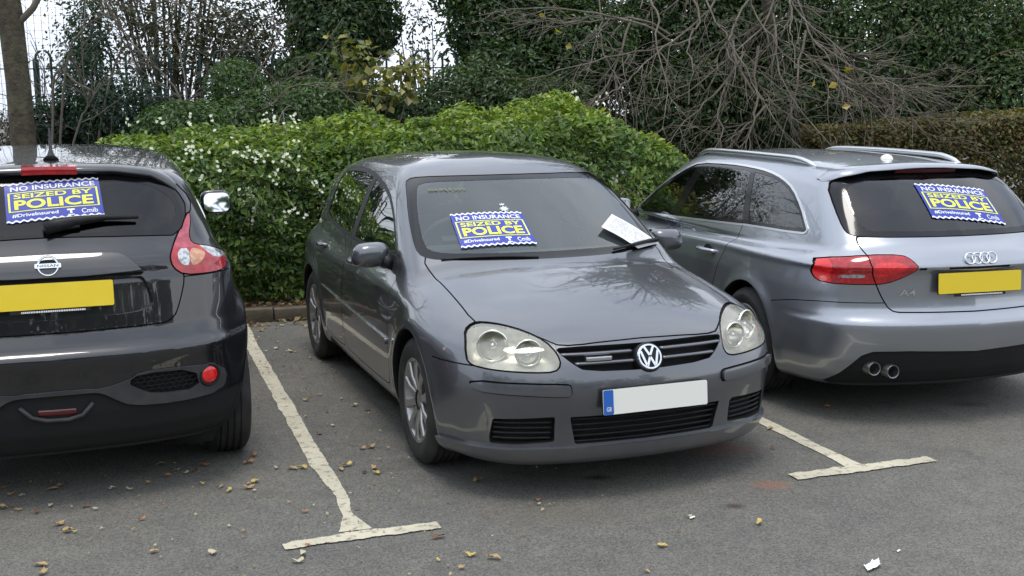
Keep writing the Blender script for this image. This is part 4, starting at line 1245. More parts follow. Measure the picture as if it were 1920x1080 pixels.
# ------------------------------------------------------------------ the silver estate, tail to the camera
AUDI_POSE = (2.55, 5.965, .26)
def build_audi():
    c = Car('silver_estate', 'silver grey estate car parked tail out on the right, roof rails on top', AUDI_POSE, audi_f, (-.1, -1.0, .05), (4.9, 1.0, 1.6))
    s = c.s; A = lambda C: np.abs(C[:, 1]); tl = lambda C: C[:, 0] < .85
    c.wells((1.03, 3.83), .325, .372)
    s.carve('body', 'under', lambda V: V[:, 2] - .195)
    gl = [(-.6, 1.022), (.39, 1.022), (.585, 1.026), (.624, 1.036), (.636, 1.065), (.624, 1.167), (.588, 1.292), (.52, 1.33), (.31, 1.355), (-.6, 1.374)]
    s.panel('body', 'glass_band', G(gl, 'yz', 0, 1, True), lambda C: C[:, 0] < .85, .005)
    s.carve('glass_band', 'glass', G([(-.6, 1.05), (.50, 1.052), (.536, 1.065), (.566, 1.155), (.548, 1.285), (.3, 1.33), (-.6, 1.352)], 'yz', 0, 1, True))
    lp = [(.818, .881), (.790, .913), (.597, .940), (.424, .940), (.386, .917), (.352, .868), (.417, .823), (.521, .784), (.63, .781), (.790, .780), (.818, .81)]
    rear = lambda C: C[:, 0] < .5
    s.panel('body', 'lamp', G(lp, 'yz', 0, 1, True), rear, .006)
    gate = [(-.6, .619), (.434, .628), (.492, .640), (.530, .705), (.557, .763), (.604, .882), (.598, .946), (.602, 1.012), (.585, 1.030), (-.6, 1.030)]
    gg = G(gate, 'yz', 0, 1, True)
    s.carve('lamp', 'lamp_in', lambda V: gg(V) + .003, rear)
    s.carve('lamp', 'gap', lambda V: gg(V) - .003, rear)
    s.carve('lamp', 'lamp_white', G([(.762, .829), (.615, .839), (.612, .817), (.756, .815)], 'yz', 0, 1, True))
    s.carve('lamp', 'lamp_edge', lambda V: .762 - np.abs(V[:, 1]))
    s.carve('lamp_in', 'lamp_in2', G([(.59, .90), (.46, .905), (.40, .87), (.50, .83), (.585, .82)], 'yz', 0, 1, True))
    s.carve('body', 'gap', GL([(-.5, .866), (.352, .866)], 'yz', .006, 0, True), lambda C: C[:, 0] < .2)
    s.panel('body', 'gate', gg, lambda C: C[:, 0] < .85, .007)
    zd = curve([(0, .404), (.39, .420), (.58, .418), (.635, .392), (.665, .345), (.70, .29), (.75, .2)], .008)
    s.carve('body', 'diff', lambda V: V[:, 2] - zd(np.abs(V[:, 1])), lambda C: C[:, 0] < .36)
    zb = curve([(0, .684), (.30, .678), (.5, .66), (.8, .605)], .03)
    s.panel('body', 'bumper', lambda V: V[:, 2] - zb(V[:, 0]), lambda C: C[:, 0] < .70, .005)
    dlo = [(3.26, .938), (3.0, 1.085), (2.75, 1.205), (2.52, 1.295), (2.35, 1.345), (1.88, 1.354), (1.546, 1.346), (1.30, 1.330), (1.10, 1.298), (.93, 1.246), (.774, 1.156), (.655, 1.06), (.620, 1.03), (.66, 1.017), (1.28, 1.010), (1.4, 1.003), (2.4, .966)]
    sel = lambda C: (A(C) > .45) & (C[:, 2] > .9)
    g = G(dlo, 'xz', 0, 1)
    s.carve('body', 'trim', lambda V: g(V) - .012, sel)
    s.carve('trim', 'win_band', g)
    ln = lambda x0, z0, x1, z1: (lambda V: V[:, 0] - (x0 + (V[:, 2] - z0) * (x1 - x0) / (z1 - z0)))
    Bf, Br = ln(2.475, .969, 2.352, 1.353), ln(2.325, .971, 2.228, 1.348)
    Cf, Cr_ = ln(1.362, 1.008, 1.552, 1.343), ln(1.278, 1.015, 1.490, 1.336)
    s.carve('win_band', 'win_front', lambda V: np.maximum(g(V) + .022, -Bf(V)))
    s.carve('win_band', 'win_rear', lambda V: np.maximum(np.maximum(g(V) + .022, Br(V)), -Cf(V)))
    s.carve('win_band', 'win_quarter', lambda V: np.maximum(g(V) + .020, Cr_(V)))
    sd = lambda C: (A(C) > .6) & (C[:, 2] < 1.02)
    s.panel('body', 'door_r', G([(1.325, 1.03), (1.355, .89), (1.475, .70), (1.52, .5), (1.53, .32), (1.60, .275), (2.34, .275), (2.385, .33), (2.395, 1.03)], 'xz', 0, 1), sd, .006)
    s.panel('body', 'door_f', G([(2.405, 1.03), (2.395, .33), (2.44, .275), (3.25, .275), (3.35, .33), (3.40, .6), (3.38, .93), (3.2, 1.03)], 'xz', 0, 1), sd, .006)
    s.carve('body', 'roof', G([(.72, -.6), (.72, .50), (1.2, .53), (2.4, .53), (2.75, .48), (2.8, -.6)], 'xy', 0, 1, True), lambda C: C[:, 2] > 1.25)
    s.carve('body', 'wscreen', G([(-.6, .95), (.62, .96), (.55, 1.32), (-.6, 1.37)], 'yz', 0, 1, True), lambda C: C[:, 0] > 2.7)
    p = c.part
    p('body', 'body_shell', 'audi'); p('roof', 'roof', 'audi'); p('under', 'underbody', 'dark')
    gt = p('gate', 'tailgate', 'audi')
    p('glass', 'rear_window', 'rearglass', -.002, parent=gt); p('glass_band', 'window_surround', 'gloss', -.001, parent=gt)
    p('wscreen', 'windscreen', 'screen', -.003)
    bp = p('bumper', 'rear_bumper', 'audi'); p('diff', 'diffuser', 'dark', -.015, 0, bp)
    for sg in (-1, 1):
        k = lambda C, sg=sg: C[:, 1] * sg > 0
        df = p('door_f', 'front_door', 'audi', keep=k); dr = p('door_r', 'rear_door', 'audi', keep=k)
        for dd, hx in ((dr, 1.64), (df, 2.62)):
            x = np.linspace(hx - .13, hx + .13, 9); y = surf_y(audi_f, x, .815, sg) + sg * np.array([.0, .022, .034, .038, .040, .038, .034, .022, .0])
            c.add('door_handle', tube(np.stack([x, y, np.full(9, .812)], 1), [.012, .016, .018, .018, .018, .018, .018, .016, .012], 8), 'audi', dd)
            V, F = lathe([(0, 0), (.045, .0), (.05, .003)], 20, 'y'); c.add('handle_cup', (V * [1.3, sg, .8] + [hx - .02, float(surf_y(audi_f, np.array([hx]), .812, sg)[0]) + sg*.001, .812], F), 'black', dd)
        p('win_front', 'front_side_window', 'sideglass', -.004, keep=k); p('win_rear', 'rear_side_window', 'sideglass', -.004, keep=k); p('win_quarter', 'quarter_window', 'sideglass', -.004, keep=k)
        p('win_band', 'window_frame', 'gloss', -.002, keep=k)
        p('trim', 'chrome_window_trim', 'satin', .004, 0, keep=k)
        L = p('lamp', 'tail_lamp', 'lens_red', .003, 0, keep=k)
        p('lamp_edge', 'side_lens', 'lens_bright', .003, 0, L, k); p('lamp_white', 'reversing_lens', 'lens_clear', .003, 0, L, k)
        L2 = p('lamp_in', 'tailgate_lamp', 'lens_red', .003, 0, gt, k); p('lamp_in2', 'inner_lens', 'lens_bright', .003, 0, L2, k)
        # roof rail
        x = np.linspace(.93, 2.62, 26); u = np.linspace(0, 1, 26)
        y = .500 + .03 * np.sin(u * math.pi); z = surf_z(audi_f, x, y) + .034 * np.minimum(1, np.minimum(u, 1 - u) * 9) ** .6 - .004
        c.add('roof_rail', tube(np.stack([x, sg * y, z], 1), np.interp(u, [0, .05, .95, 1], [.010, .017, .017, .010]), 8), 'satin')
        c.mirror_pod((3.02, sg * .985, .985), (.085, .105, .07), sg, -1, 'audi', (3.08, sg * .82, .92))
    p('gap', 'panel_gap', 'gap', -.014, 0)
    # tailgate spoiler
    n = 41; y = np.linspace(-.59, .59, n)
    zt = np.interp(np.abs(y), [0, .1, .37, .52, .59], [1.378, 1.377, 1.364, 1.338, 1.306])
    xg = surf_x(audi_f, y, zt, -.3, 1.2)
    xa = xg + np.interp(np.abs(y), [0, .5, .59], [.16, .12, .05]); za = surf_z(audi_f, xa, y) + .002
    tx = xg - np.interp(np.abs(y), [0, .5, .59], [.105, .075, .015]); tz = zt + np.interp(np.abs(y), [0, .5, .59], [.010, .006, .002])
    rows = [np.stack([xa, y, za], 1), np.stack([xa*.5 + tx*.5, y, za*.5 + tz*.5 + .008], 1), np.stack([tx, y, tz], 1), np.stack([tx + .002, y, tz - .007], 1)]
    sp = c.add('roof_spoiler', (np.concatenate(rows), [(r*n+i, r*n+i+1, (r+1)*n+i+1, (r+1)*n+i) for r in range(3) for i in range(n-1)]), 'audi', gt)
    un = np.concatenate([rows[3], np.stack([xg + .015, y, zt - .045 * np.interp(np.abs(y), [0, .5, .59], [1, 1, .3])], 1)])
    c.add('spoiler_underside', (un, [(i, i+1, n+i+1, n+i) for i in range(n-1)]), 'gloss', sp)
    yy = np.linspace(-.20, .20, 12); xx = surf_x(audi_f, yy, 1.358, -.3, 1.2)
    c.add('high_brake_lamp', (np.concatenate([np.stack([xx - .050, yy, np.full(12, 1.374)], 1), np.stack([xx - .030, yy, np.full(12, 1.352)], 1)]), [(i, i+1, i+13, i+12) for i in range(11)]), 'lens_dark', sp)
    # rings, lettering, plate
    R = rotm('Y', .32); o = np.array([float(surf_x(audi_f, np.array([-.012]), .914)[0]) - .006, -.012, .914])
    T = lambda VF: (VF[0] @ R.T + o, VF[1])
    for k in range(4):
        an = np.linspace(0, 2*math.pi, 33); P = np.stack([np.full(33, -.002 - .002 * (k % 2)), (k - 1.5) * .0455 + .0305*np.cos(an), .0305*np.sin(an)], 1)
        c.add('badge_ring', T(tube(P, .0048, 8, False)), 'chrome', gt)
    V, F = text_fit('A4', 0, .088, .0, .034, .015)
    lx = surf_x(audi_f, .444 - V[:, 0], .720 + V[:, 1])
    c.add('model_lettering', (np.stack([lx - .004, .444 - V[:, 0], .720 + V[:, 1]], 1), F), 'chrome', gt, smooth=False)
    plate(c, (.040, -.006, .786), .52, .111, 'plate_yellow', .06, strip=True, parent=gt)
    # tailpipes
    for ty, tz in ((.560, .318), (.463, .302)):
        tx = float(surf_x(audi_f, np.array([ty]), .34)[0]) - .012
        V, F = lathe([(.028, .12), (.031, .02), (.032, .002), (.036, .0), (.039, .004), (.039, .16)], 28, 'x')
        tp = c.add('tailpipe', (V + [tx, ty, tz], F), 'steel', bp, smooth=2)
        V, F = lathe([(.0, .08), (.030, .08)], 20, 'x'); c.add('pipe_bore', (V + [tx, ty, tz], F), 'dark', tp)
    V, F = lathe([(.034, .0), (.033, .012), (.026, .026), (.012, .034), (.0, .036)], 20, 'z'); c.add('aerial', (V * [1.4, 1, 1] + [.957, .0, 1.408], F), 'plate_white')
    for x in (1.03, 3.83):
        for sg in (-1, 1):
            c.wheel(x, sg * .785, .325, .325, .235, .225, sg)
    c.interior(3.2, 1, [(2.35, .37, 'front'), (2.35, -.37, 'front'), (1.55, 0, 'rear')], (.4, 3.3), True)
    c.liner(['body', 'roof', 'door_f', 'door_r', 'gate'])
    return c
audi = build_audi()
poster('blue NO INSURANCE notice on the rear window of the silver estate', audi_f, AUDI_POSE,
       [(.482, .128, 1.289), (.452, -.309, 1.247), (.261, -.325, 1.065), (.285, .136, 1.114)])
# ------------------------------------------------------------------ marks on the windscreen
def windscreen_marks():
    x, y, t = GOLF_POSE
    def put(o, VF, mat, lift=.0035):
        return mk(o, project(golf_f, VF[0], 4, lift), VF[1], MT[mat], None, smooth=False)
    # crest: rayed star under a small crown
    V = []; n = 16
    for i in range(n):
        a = 2 * math.pi * i / n; r = (.030 if i % 2 == 0 else .017)
        V.append((r * math.sin(a), r * math.cos(a)))
    V += [(-.012, .034), (.012, .034), (.015, .052), (.007, .044), (0, .056), (-.007, .044), (-.015, .052)]
    V = np.array(V)
    c = np.array([1.480, .152, 1.188]); e1 = np.array([.02, -1, 0]); e2 = np.array([.80, 0, .60])
    P = c + V[:, :1] * e1 + V[:, 1:] * e2
    o = put('crest_sticker', (P, [tuple(range(n)), tuple(range(n, n + 7))]), 'crest')
    o.location = (x, y, 0); o.rotation_euler = (0, 0, t + math.pi / 2)
    tag(o, 'small white rayed crest on the windscreen just above the notice', 'sticker')
    rg = np.random.default_rng(3); q = []
    u = 0.0
    while u < 1:
        w = rg.uniform(.06, .11)
        pts = np.array([(u + w * a, b) for a, b in ((0, rg.uniform(0, .6)), (.2, 1), (.5, rg.uniform(0, .3)), (.75, .8), (1, rg.uniform(0, .5)))])
        pts = chaikin(pts, 2, False)
        P = np.array([1.705, .515, 1.268]) * (1 - pts[:, :1]) + np.array([1.655, .325, 1.268]) * pts[:, :1] + np.array([.045, 0, .032]) * pts[:, 1:]
        q.append(tube(project(golf_f, P, 4, .002), .0011, 4, False)); u += w + rg.uniform(.02, .07)
    V, F = join(*q); o = mk('window_writing', V, F, MT['crayon'], None)
    o.location = (x, y, 0); o.rotation_euler = (0, 0, t + math.pi / 2)
    tag(o, 'faint yellow handwriting along the top of the hatchback windscreen', 'writing', kind='stuff')
MT['crest'] = M('crest_white', (.55, .60, .60), .5)
MT['crayon'] = M('yellow_crayon', (.26, .28, .13), .7)
windscreen_marks()
# ------------------------------------------------------------------ planting strip, fence and trees behind the bays
KA = .30; KO = np.array([-2.0, 9.16])
KU = np.array([math.cos(KA), math.sin(KA)]); KV = np.array([-math.sin(KA), math.cos(KA)])
def BK(u, v, z=0.0):
    p = KO + KU * u + KV * v
    return np.array([p[0], p[1], z])
def leaf_mat(name, rough=.42, trans=.28):
    m = bpy.data.materials.new(name); m.use_nodes = True
    t = m.node_tree; b = t.nodes['Principled BSDF']; L = t.links.new
    a = t.nodes.new('ShaderNodeAttribute'); a.attribute_name = 'tint'
    L(a.outputs['Color'], b.inputs['Base Color']); b.inputs['Roughness'].default_value = rough
    tr = t.nodes.new('ShaderNodeBsdfTranslucent')
    x = t.nodes.new('ShaderNodeMix'); x.data_type = 'RGBA'; x.blend_type = 'MULTIPLY'; x.inputs[0].default_value = 1; x.inputs[7].default_value = (1.5, 1.6, .7, 1)
    L(a.outputs['Color'], x.inputs[6]); L(x.outputs[2], tr.inputs[0])
    ms = t.nodes.new('ShaderNodeMixShader'); ms.inputs[0].default_value = trans
    L(b.outputs[0], ms.inputs[1]); L(tr.outputs[0], ms.inputs[2]); L(ms.outputs[0], t.nodes['Material Output'].inputs[0])
    return m
MT['leaf'] = leaf_mat('leaf'); MT['dull_leaf'] = leaf_mat('dull_leaf', .6, .2); MT['petal'] = leaf_mat('petal', .6, .35)
MT['bark'] = M('bark', (.055, .045, .030), .9, noise=(9, (.11, .10, .062), .4, .7), bump=(28, .9, .02))
MT['twig'] = M('twig_bark', (.115, .095, .072), .85, noise=(6, (.20, .175, .14), .4, .7))
MT['darktwig'] = M('dark_twig_bark', (.060, .052, .042), .9, noise=(6, (.11, .10, .08), .4, .7))
MT['greenpaint'] = M('green_railing_paint', (.010, .035, .026), .4)
MT['soil'] = M('leaf_litter_soil', (.060, .042, .028), .95, noise=(26, (.20, .12, .06), .45, .68), bump=(40, 1, .02))
MT['kerb'] = M('mossy_concrete', (.13, .11, .082), .9, noise=(8, (.075, .062, .035), .4, .7), bump=(60, .6, .006))

def leaf_cloud(P, size, cols, up=.4, out=None, asp=.48, fold=.25, rng=RNG, droop=0.0):
    """one small folded leaf at every point"""
    n = len(P)
    d = rng.normal(0, 1, (n, 3))
    nrmv = rng.normal(0, 1, (n, 3)); nrmv[:, 2] = np.abs(nrmv[:, 2]) * .6 + up
    if out is not None: nrmv += out * 1.1
    nrmv /= np.linalg.norm(nrmv, axis=1)[:, None]
    d[:, 2] -= droop
    d -= nrmv * (d * nrmv).sum(1)[:, None]; d /= np.linalg.norm(d, axis=1)[:, None] + 1e-9
    s = np.cross(nrmv, d)
    L = size * rng.uniform(.65, 1.3, n)[:, None]; Wd = L * asp
    b = P - d * L * .5; t = P + d * L * .5
    l = P + s * Wd * .5 + nrmv * L * fold * .5 - d * L * .06; r = P - s * Wd * .5 + nrmv * L * fold * .5 - d * L * .06
    V = np.stack([b, l, t, r], 1).reshape(-1, 3)
    i = np.arange(n) * 4
    F = np.concatenate([np.stack([i, i+2, i+1], 1), np.stack([i, i+3, i+2], 1)])
    cols = np.asarray(cols, float)
    C = cols[rng.integers(0, len(cols), n)] * rng.uniform(.72, 1.28, (n, 1))
    C4 = np.c_[C, np.ones(n)]
    return V, F, np.concatenate([C4, C4])
def wob(P, f=2.0, seed=0):
    r = np.random.default_rng(seed); o = np.zeros(len(P))
    for k in range(6):
        w = r.normal(0, f * (1 + k * .6), 3); o += np.sin(P @ w + r.uniform(0, 6)) / (1 + k * .5)
    return o / 2.6
def blob(c, rad, n, lo=.55, seed=0, rng=RNG, rough=.25, f=2.2, clump=0.0):
    c = np.array(c, float); rad = np.array(rad, float)
    d = rng.normal(0, 1, (n, 3)); d /= np.linalg.norm(d, axis=1)[:, None]
    r = rng.uniform(lo ** 2, 1, n) ** .5
    r *= 1 + rough * wob(d * rad, f, seed)
    P = c + d * rad * r[:, None]
    keep = P[:, 2] > .05
    if clump > 0: keep &= wob(P, 5.0, seed + 50) > -1 + clump + rng.normal(0, .25, n)
    return P[keep], d[keep]
def foliage(name, parent, sets, mat, size, cols, **k):
    Ps = np.concatenate([a for a, b in sets]); D = np.concatenate([b for a, b in sets])
    V, F, C = leaf_cloud(Ps, size, cols, out=D, **k)
    o = mk(name, V, F, MT[mat], parent, smooth=False, attr=C)
    o['kind'] = 'stuff'
    return o
def grow(start, d, length, rad, levels, rng, droop=.0, wig=.18, kids=(4, 7), out=None, seg=.12, spread=.8, shrink=.58, taper=.25):
    """a limb and its side shoots as a list of tubes"""
    if out is None: out = []
    n = max(4, int(length / seg)); P = [np.array(start, float)]; d = np.array(d, float); d /= np.linalg.norm(d)
    for i in range(n):
        d = d + rng.normal(0, wig, 3) * .5 + np.array([0, 0, -droop * (i / n)]); d /= np.linalg.norm(d)
        P.append(P[-1] + d * length / n)
    P = np.array(P); R = np.linspace(rad, rad * taper, n + 1)
    out.append(tube(P, R, 6 if rad > .02 else 4, False))
    if levels > 0:
        for k in range(rng.integers(*kids)):
            i = int(rng.uniform(.2, .97) * n); t = P[i + 1] - P[i]; t /= np.linalg.norm(t)
            q = rng.normal(0, 1, 3); q -= t * (q @ t); q /= np.linalg.norm(q)
            grow(P[i], t + q * spread * rng.uniform(.6, 1.3), length * shrink * rng.uniform(.6, 1.2), max(R[i] * .6, .0035), levels - 1, rng, droop, wig, kids, out, seg, spread, shrink, taper)
    return out

# bed and kerb
bed = [BK(-12, .13, .10), BK(14, .13, .10), BK(14, 12, .16), BK(-12, 12, .16)]
tag(mk('planting_bed', bed + [BK(-12, .13, -.05), BK(14, .13, -.05)], [(0, 1, 2, 3), (0, 4, 5, 1)], MT['soil'], smooth=False), 'brown soil with leaf litter behind the kerb', kind='structure')
ke = root('kerb', None, None); ke['kind'] = 'structure'; ke['label'] = 'low mossy kerb along the planting bed'
V, F = box((0, 0, .05), (.90, .125, .12)); kp = mk('kerbstone', V, F, MT['kerb'], ke, bevel=.012)
for i in range(14):
    o = kp if i == 0 else kp.copy()
    if i: COL.objects.link(o)
    o.parent = ke; o.location = BK(-5 + i * .912, .065, .0 + random.uniform(-.006, .006)); o.rotation_euler = (0, 0, KA + random.uniform(-.006, .006))

# flowering hedge behind the grey hatchback
def hedge():
    rg = np.random.default_rng(5)
    n = 64000
    u = rg.uniform(-1.45, 4.55, n)
    h = np.interp(u, [-1.45, -1.1, -.6, .3, 1.2, 1.9, 2.6, 3.05, 3.4, 3.8, 4.2, 4.55], [1.3, 1.52, 1.56, 1.56, 1.62, 1.70, 1.76, 1.80, 1.70, 1.50, 1.22, .9])
    s = rg.uniform(0, 1, n); face = rg.uniform(0, 1, n) < .52
    depth = np.abs(rg.normal(0, .13, n))
    v = np.where(face, .38 + depth, .42 + s * 1.65)
    prof = np.interp(v, [.3, .55, 1.0, 1.6, 2.1], [.80, .93, 1.0, 1.0, .9])
    z = np.where(face, .14 + s * (h * prof - .14), h * prof - depth)
    W_ = np.stack([u, v, z], 1)
    b = wob(W_ * [1, 1, 1.2], 2.6, 3); b2 = wob(W_, 7, 9)
    b3 = wob(W_, 14, 29)
    v = v - np.where(face, .18 * b + .10 * b2 + .06 * b3 + .15 * np.sin(s * 3.0) , 0); z = z + np.where(face, 0, .11 * b + .09 * b2 + .07 * b3)
    P = KO[None] + u[:, None] * KU + v[:, None] * KV
    P = np.c_[P, z]
    outv = np.where(face[:, None], np.r_[-KV, .25][None], np.array([[0, 0, 1.0]]))
    r = root('flowering_hedge', 'bright green leafy hedge with small white flowers behind the grey hatchback', 'hedge', BK(.8, 1.1, .1))
    off = np.array(r.location)
    P = P - off
    hue = wob(W_, 1.6, 21)
    bright = np.array([[.105, .180, .030], [.140, .220, .036], [.080, .145, .028], [.19, .25, .05], [.060, .110, .028]])
    V, F, C = leaf_cloud(P, .072, bright, up=.35, out=outv, asp=.46, rng=rg)
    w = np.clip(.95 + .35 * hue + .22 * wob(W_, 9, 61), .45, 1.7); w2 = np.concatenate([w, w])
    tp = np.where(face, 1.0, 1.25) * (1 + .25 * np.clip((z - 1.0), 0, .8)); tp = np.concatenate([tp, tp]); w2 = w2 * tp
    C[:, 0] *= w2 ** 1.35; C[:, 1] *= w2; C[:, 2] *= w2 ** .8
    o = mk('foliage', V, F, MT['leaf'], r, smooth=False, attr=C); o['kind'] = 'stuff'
    # flower heads, most at the left
    Vs = []; Fs = []; k = 0; o_ = 0
    cl = []
    for _ in range(50):
        main = rg.uniform() < .82; uu = float(np.clip(rg.normal(-.25, .42), -1.2, .9)) if main else rg.uniform(-1.5, 3.8)
        hh = np.interp(uu, [-2.3, -1.4, 1.2, 2.6, 3.2, 3.8], [1.40, 1.58, 1.62, 1.78, 1.80, 1.7])
        if main: vv, zz = .22 + rg.uniform(0, .08), rg.uniform(.80, 1.48)
        else: vv, zz = rg.uniform(.5, 1.3), hh + .05
        cl.append((uu, vv, zz))
    for uu, vv, zz in cl:
        for _ in range(int(rg.integers(2, 6))):
            c = BK(uu, vv, zz) + rg.normal(0, .035, 3) - off + np.append(-KV * .05, .02)
            ax = np.append(-KV, .6) + rg.normal(0, .4, 3); ax /= np.linalg.norm(ax)
            a = np.cross(ax, [0, 0, 1.]); a /= np.linalg.norm(a); b_ = np.cross(ax, a)
            for q in range(5):
                t = q * 2 * math.pi / 5; d = a * math.cos(t) + b_ * math.sin(t); e = np.cross(ax, d)
                rr = rg.uniform(.012, .018)
                Vs += [c, c + d*rr*.6 + e*rr*.4, c + d*rr*1.1 + ax*.003, c + d*rr*.6 - e*rr*.4]; Fs.append((k, k+1, k+2, k+3)); k += 4
    n = len(Fs)
    o = mk('flowers', np.array(Vs), np.array(Fs), MT['petal'], r, smooth=False, attr=np.tile([[.80, .82, .70, 1.]], (n, 1))); o['kind'] = 'stuff'
    st = []
    for _ in range(60):
        uu = rg.uniform(-1.2, 4.1); st += grow(BK(uu, rg.uniform(.7, 1.6), .05) - off, (rg.normal(0, .25), rg.normal(0, .25), 1), rg.uniform(.9, 1.5), .014, 1, rg, wig=.25)
    V, F = join(*st); mk('stems', V, F, MT['darktwig'], r)['kind'] = 'stuff'
hedge()

DARK = np.array([[.030, .066, .020], [.042, .084, .025], [.022, .050, .018], [.056, .098, .030], [.072, .092, .030]])
MIDG = np.array([[.058, .112, .028], [.045, .092, .026], [.080, .130, .034], [.036, .074, .022]])
def px(x, y, Y):
    """world point seen at photograph pixel x, y at distance Y (for laying out, then built in place)"""
    X = (x - 960) / 2095.; U = (540 - y) / 2095.
    c, s = math.cos(.157), math.sin(.157); d = np.array([X, c + U * s, -s + U * c])
    return np.array([0, 0, 1.723]) + d * (Y / d[1])
def shrub(name, label, cat, blobs, size, cols, mat='leaf', seed=0, lo=.5, clump=0.0, stems=6, srad=.03, group=None, bare=None, stemmat='darktwig', **k):
    """rooted plant: several uneven leaf masses on real stems"""
    rg = np.random.default_rng(seed + 100)
    c0 = np.mean([b[0] for b in blobs], 0)
    base = np.array([c0[0], c0[1], .10])
    r = root(name, label, cat, base, 0, group)
    sets = []
    for j, (c, rad, n) in enumerate(blobs):
        P, d = blob(np.array(c) - base, rad, n, lo, seed + j, rg, .28, 2.2, clump)
        m = P[:, 2] > -.02
        sets.append((P[m], d[m]))
    foliage('crown', r, sets, mat, size, cols, rng=rg, **k)
    st = []
    for j, (c, rad, n) in enumerate(blobs):
        for q in range(max(1, stems // len(blobs))):
            p1 = np.array(c) - base + rg.normal(0, .3, 3) * np.array(rad)
            p0 = np.array([rg.normal(0, .12), rg.normal(0, .12), 0])
            mid = (p0 + p1) / 2 + rg.normal(0, .12, 3) + np.array([(p0 - p1)[0] * .2, 0, .1])
            t = np.linspace(0, 1, 10)[:, None]
            path = p0 * (1-t)**2 + 2*mid*t*(1-t) + p1 * t**2
            st.append(tube(path, np.linspace(srad, srad*.3, 10), 6, False))
            grow(p1, rg.normal(0, 1, 3) + np.array([0, 0, .6]), max(rad) * .6, srad * .35, 1, rg, out=st, wig=.25)
    V, F = join(*st); mk('trunk', V, F, MT[stemmat], r)
    return r, base

